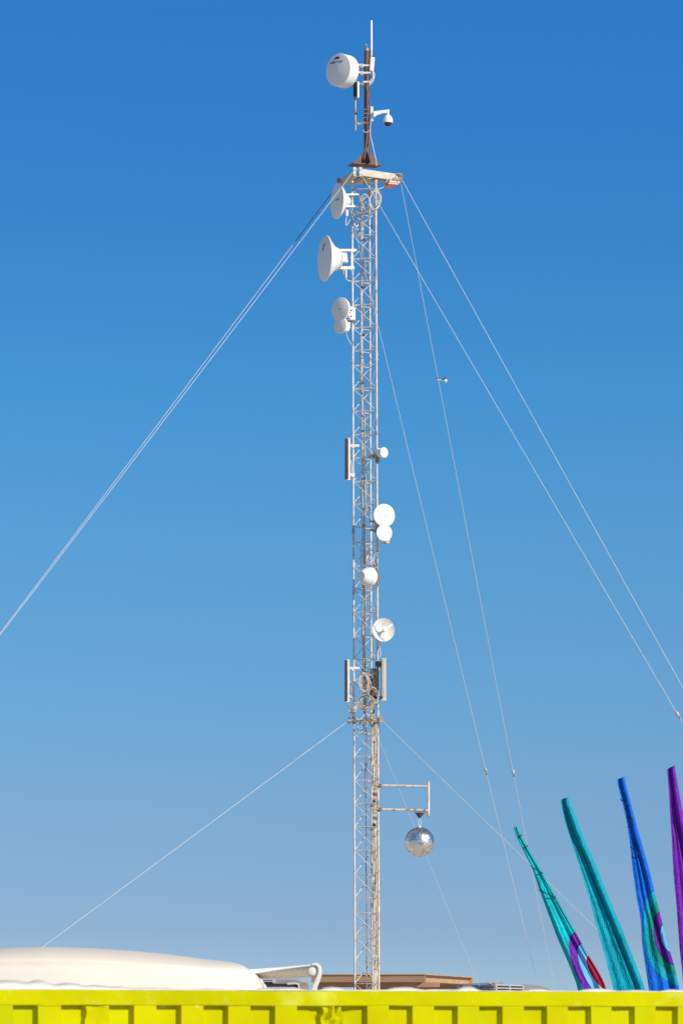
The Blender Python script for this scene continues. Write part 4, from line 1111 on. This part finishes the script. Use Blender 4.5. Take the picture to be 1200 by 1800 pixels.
for d in dsteps:
    q = min(d, LEN - d); q = min(1.0, q / 0.62)
    f = (1 - (1 - q) ** 2.3) ** (1 / 2.3) * 0.45 + 0.55 * min(1.0, max(0.0, min(d, LEN - d)) / 0.03)
    # vertical lower wall first, then the curved shoulder
    row = []
    for x in xs_:
        zt = wz(topy_s(x)); row.append(Vector((wx(x), YR + d - 0.14 * math.sin((x + 300) / 756 * math.pi) * (d < 1), z0 + (zt - z0) * f)))
    rows.append(row)
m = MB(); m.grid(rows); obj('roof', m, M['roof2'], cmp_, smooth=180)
cx0, cx1 = wx(-300), wx(456)
m = MB(); m.box(Vector(((cx0 + cx1) / 2, YR + LEN / 2 - 0.02, (z0 + 0.45) / 2)), (cx1 - cx0 - 0.002, LEN - 0.1, z0 - 0.45 + 0.01)); obj('body', m, M['camper'], cmp_, bevel=0.0)
for sx in (cx0 + 0.15, cx1 - 0.15):
    for yy in (YR + 1.0, YR + 4.2):
        m = MB(); m.cyl(Vector((sx - 0.11, yy, 0.33)), Vector((sx + 0.11, yy, 0.33)), 0.33, n=28); obj('wheel', m, M['tyre'], cmp_, bevel=0.03)
m = MB(); m.box(Vector(((cx0 + cx1) / 2, YR + 0.02, 1.35)), (1.5, 0.03, 0.6)); obj('window', m, M['window'], cmp_, bevel=0.01)

# ------------------------------------------------------------------ motorhome with awning roll and roof air conditioners
q0, q1 = at(549, 1706.6, 32.0), at(436, 1711.8, 40.6)
qa = at(436, 1713.0, 33.6)
ed = Vector((q1.x - q0.x, q1.y - q0.y, 0)).normalized(); er = Vector((ed.y, -ed.x, 0))
HM = 2.53
mh0 = Vector((q0.x, q0.y, 0)) + er * 0.09 + ed * 0.1
LM, WM = 14.0, 2.35
mh = thing('motorhome', 'motorhome whose awning roll and roof air conditioners show above the container', 'motorhome', mh0 + ed * LM / 2 + er * WM / 2)
MM = Matrix((er, ed, Vector((0, 0, 1)))).transposed()
def H(a, b, z): return mh0 + ed * b + er * a + Vector((0, 0, z))
m = MB(); m.box(H(WM / 2, LM / 2, (HM + 0.45) / 2), (WM, LM, HM - 0.45), MM); obj('body', m, M['camper'], mh, bevel=0.06)
for b in (1.6, 10.5):
    for a in (0.12, WM - 0.12):
        m = MB(); m.cyl(H(a - 0.13, b, 0.45), H(a + 0.13, b, 0.45), 0.45, n=28); obj('wheel', m, M['tyre'], mh, bevel=0.03)
for b in (3.2, 6.0, 8.4):
    m = MB(); m.box(H(-0.004, b, 1.75), (0.03, 1.2, 0.6), MM); obj('window', m, M['window'], mh, bevel=0.008)
m = MB(); m.box(H(WM / 2, -0.004, 1.75), (1.9, 0.03, 0.7), MM); obj('windscreen', m, M['window'], mh, bevel=0.008)
ra = 0.041
m = MB(); rr = []
pts = [q0.lerp(qa, k / 30) for k in range(31)]
m.tube(pts, [ra + 0.003 - 0.010 * k / 30 for k in range(31)], 28); aw = obj('awning_roll', m, M['awning'], mh)
dr = (q0 - q1).normalized()
m = MB(); e_ = at(545, 1700, 31.9); Mf_ = frame_for(Vector((0.1, -1, 0)))
m.prism([((at(x, y, 31.9) - e_).x, (at(x, y, 31.9) - e_).z) for x, y in ((434, 1712.5), (434, 1704.6), (490, 1700.6), (546, 1695.6), (546, 1697.4), (500, 1703.5), (450, 1711))][::-1], e_, Mf_, 0.03)
obj('lit_top_strip', m, M['white'], aw, bevel=0.002)  # added white strip that paints the sunlit wedge along the roll
m = MB(); m.lathe([(ra + 0.001, -0.015), (ra + 0.002, 0.004), (0.034, 0.012), (0.03, 0.022), (0.02, 0.026), (0, 0.027)], q0 + Vector((0.004, -0.02, 0)), dr, 32); obj('end_cap', m, M['offwhite'], aw)
m = MB()
path = [(547.5, 1696.6), (552, 1694.6), (557, 1695.4), (561, 1699.5), (562.3, 1706), (561.4, 1714), (558, 1723), (553.5, 1733), (550, 1744), (548.5, 1760)]
wid = [2.0, 2.8, 3.2, 3.4, 3.6, 4.0, 4.6, 5.0, 5.0, 5.0]
Ya = 31.94
L_, R_ = [], []
for k, (x, y) in enumerate(path):
    x0, y0_ = path[max(0, k - 1)]; x1, y1_ = path[min(len(path) - 1, k + 1)]
    tx, ty = x1 - x0, y1_ - y0_; q = math.hypot(tx, ty); nx_, ny_ = -ty / q, tx / q
    L_.append((x + nx_ * wid[k] * 0.9, y + ny_ * wid[k] * 0.9)); R_.append((x - nx_ * wid[k] * 0.9, y - ny_ * wid[k] * 0.9))
vs = []
for dy in (0, 0.05):
    for q in L_ + R_: 
        p = at(q[0], q[1], Ya); p.y += dy; vs.append(p)
k = len(path); fs = []
for i in range(k - 1):
    fs += [(i, i + 1, k + i + 1, k + i), (2 * k + i + 1, 2 * k + i, 3 * k + i, 3 * k + i + 1), (i, 2 * k + i, 2 * k + i + 1, i + 1), (k + i, k + i + 1, 3 * k + i + 1, 3 * k + i)]
fs += [(0, k, 3 * k, 2 * k), (k - 1, 3 * k - 1, 4 * k - 1, 2 * k - 1)]
m.add(vs, fs); obj('arm', m, M['offwhite'], aw, bevel=0.004)
# awning support post: from the arm down the front
m = MB(); e0 = at(548.5, 1757, Ya + 0.02); m.bar(e0, Vector((e0.x + 0.06, e0.y + 0.1, 1.2)), 0.035, 0.03); obj('strut', m, M['offwhite'], aw)
def ac_unit(pxl, pxr, pytop, Y, ln, corner=None, lab=None):
    pass
# left unit, seen under the roll
YL = 43.5
def L3(px, py, dy=0): return at(px, py, YL + dy)
zt = L3(500, 1721).z
m = MB()
outl = [(456, 1782), (456, 1722), (470, 1720.5), (520, 1720.5), (528, 1722.5), (536, 1728), (541, 1735), (543, 1744), (543, 1782)]
o0 = L3(500, 1744); Mf = frame_for(Vector((0, -1, 0)))
m.prism([((L3(x, y) - o0).x, (L3(x, y) - o0).z) for x, y in outl][::-1], o0, Mf, 0.9)
acl = obj('air_conditioner', m, M['acgrey'], mh, bevel=0.012)
m = MB()
for y in (1722.7, 1725.6): m.bar(L3(457, y, -0.012), L3(480, y - 0.3, -0.012), 0.02, 0.006)
for x in (481.5,): m.bar(L3(x, 1721.3, -0.012), L3(x, 1728, -0.012), 0.025, 0.012)
obj('grille', m, M['aclight'], acl)
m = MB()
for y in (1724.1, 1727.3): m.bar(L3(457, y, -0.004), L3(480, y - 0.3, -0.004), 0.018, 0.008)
m.box((L3(460, 1733, -0.06) + L3(524, 1732, -0.06)) / 2, (0.36, 0.10, 0.035)); obj('slots_and_painted_shade', m, M['dark'], acl)  # dark vent slots, plus a dark box painting the shade under the shroud
m = MB(); m.tube([L3(524.5, 1746, -0.16), L3(525, 1733, -0.16), L3(524, 1730, -0.16), L3(519, 1728.6, -0.16), L3(505, 1729.5, -0.16)], 0.010, 8); obj('pipe', m, M['aclight'], acl)
m = MB(); m.box(L3(493, 1739.5, -0.12), (0.40, 0.06, 0.05)); m.box(L3(534, 1736, -0.14), (0.10, 0.05, 0.10)); obj('base_tray', m, M['galv_dark'], acl, bevel=0.005)
# right unit, corner on
YC = 35.5
def R3(px, py, Y=YC): return at(px, py, Y)
cA = R3(868, 1729.5, 35.5); cL = R3(806, 1732.5, 36.7); cR = R3(918, 1729.8, 36.05)
zr = HM - 0.01
def wall(m, a, b, zlow): pass
top = [cL, cA, cR, cL + (cR - cA)]
ztop = cA.z
m = MB()
vs = [Vector((p.x, p.y, zr)) for p in top] + [Vector((p.x, p.y, ztop)) for p in top]
m.add(vs, [(0, 1, 5, 4), (1, 2, 6, 5), (2, 3, 7, 6), (3, 0, 4, 7), (4, 5, 6, 7), (3, 2, 1, 0)])
acr = obj('air_conditioner', m, M['acgrey'], mh, bevel=0.008)
def face_bars(mt, mname, a, b, rows_, cols_, dpt):
    d = (b - a); d.z = 0; Lh = d.length; d.normalize(); nrm = Vector((d.y, -d.x, 0))
    if nrm.y > 0: nrm = -nrm
    m = MB()
    for t in rows_:
        z = ztop - t; m.bar(Vector((a.x, a.y, z)) + nrm * dpt + d * 0.01, Vector((b.x, b.y, z)) + nrm * dpt - d * 0.01, 0.012, mname)
    for c in cols_:
        p = Vector((a.x, a.y, 0)) + d * (Lh * c) + nrm * (dpt + 0.001)
        m.bar(p + Vector((0, 0, ztop - 0.10)), p + Vector((0, 0, ztop - 0.004)), 0.014, 0.014, up=d)
    return m
obj('slot', face_bars(None, 0.012, cL, cA, (0.026, 0.048, 0.07), (), 0.002), M['dark'], acr)
obj('slot', face_bars(None, 0.010, cA, cR, (0.022, 0.042, 0.062), (), 0.002), M['dark'], acr)
obj('grille', face_bars(None, 0.006, cL, cA, (0.014, 0.037, 0.059, 0.082), (0.0, 0.36, 0.62, 0.97), 0.006), M['acgrey'], acr)
obj('grille', face_bars(None, 0.008, cA, cR, (0.008, 0.031, 0.052, 0.073), (0.03, 0.5, 0.97), 0.006), M['aclight'], acr)
m = MB()
d = (cR - cA); d.z = 0; Lh = d.length; d.normalize(); bk_ = Vector((-d.y, d.x, 0))
prof = [(0.0, 0), (0.03, 0.0), (0.10, -0.004), (0.155, -0.012), (0.20, -0.03), (0.235, -0.06), (0.26, -0.10), (0.27, -0.19), (0.0, -0.19)]
Mc = frame_for(Vector((0, -1, 0))); d = Vector((1, 0, 0)); bk_ = Vector((0, 1, 0))
m.prism([(x, z - 0.003) for x, z in prof][::-1], cR + d * 0.004 + bk_ * 0.0, Mc, 0.5); obj('cowl', m, M['acgrey'], acr, bevel=0.006)
m = MB(); m.bar(R3(813, 1730.2, 36.2), R3(861, 1728.4, 35.55), 0.012, 0.006); m.bar(R3(860, 1729, 35.6), R3(882, 1728.3, 35.7), 0.018, 0.012); m.bar(R3(876, 1729, 35.8), R3(881, 1726.8, 35.8), 0.006, 0.006); obj('rod', m, M['galv_dark'], acr)

# ------------------------------------------------------------------ timber platform behind the mast
k0 = at(747, 1711.6, 95.0); k1 = at(830, 1717.2, 100.3)
dR = Vector((k1.x - k0.x, k1.y - k0.y, 0)); LR_ = dR.length; dR.normalize()
dF = Vector((-dR.y, dR.x, 0))            # leftwards along the front
if dF.x > 0: dF = -dF
TZ = k0.z
LF_ = 2.42
tb = thing('timber_platform', 'unpainted timber deck on posts seen behind the foot of the mast', 'platform', k0 + dF * LF_ / 2 + dR * LR_ / 2 - Vector((0, 0, TZ)))
def T(a, b, z): return k0 + dF * a + dR * b + Vector((0, 0, z))
MT = Matrix((dF, dR, Vector((0, 0, 1)))).transposed()
m = MB(); m.box(T(LF_ / 2, LR_ / 2, -0.012), (LF_ + 0.03, LR_ + 0.06, 0.022), MT); obj('deck', m, M['wood_pale'], tb)
m = MB(); m.box(T(LF_ / 2 + 0.0, 0.02, -0.024 - 0.072), (LF_, 0.04, 0.144), MT); obj('rim_board', m, M['wood'], tb)
m = MB(); m.box(T(LF_ / 2, LR_ - 0.02, -0.096), (LF_, 0.04, 0.144), MT); obj('rim_board', m, M['wood_pale'], tb)
for a in (0.10, LF_ - 0.02):
    m = MB(); m.box(T(a, LR_ / 2, -0.096), (0.04, LR_ - 0.081, 0.143), MT); obj('rim_board', m, M['wood_pale'], tb)
for a in (1.02, 1.42):
    m = MB(); m.box(T(a, -0.022, -0.086), (0.05, 0.04, 0.10), MT); obj('cleat', m, M['wood_pale'], tb)
for a in (0.5, 0.9, 1.3, 1.7, 2.1):
    m = MB(); m.box(T(a, LR_ / 2, -0.10), (0.04, LR_ - 0.081, 0.14), MT); obj('joist', m, M['wood_pale'], tb)
for b in (0.35, LR_ - 0.5):
    m = MB(); m.box(T(LF_ / 2 - 0.12, b, -0.170 - 0.055), (LF_ + 0.22, 0.07, 0.10), MT); obj('girder', m, mat('reddish_girder', (0.46, 0.25, 0.16), 0.75, 0, 0.12, 5), tb)
for a, b in ((0.06, 0.45), (0.36, 0.45), (1.50, 0.45), (LF_ - 0.1, 0.45), (0.10, LR_ - 0.6), (LF_ - 0.1, LR_ - 0.6)):
    zt_ = -0.276
    m = MB(); m.box(T(a, b, (zt_ - TZ) / 2), (0.1, 0.09, TZ + zt_), MT); obj('post', m, M['wood'], tb)
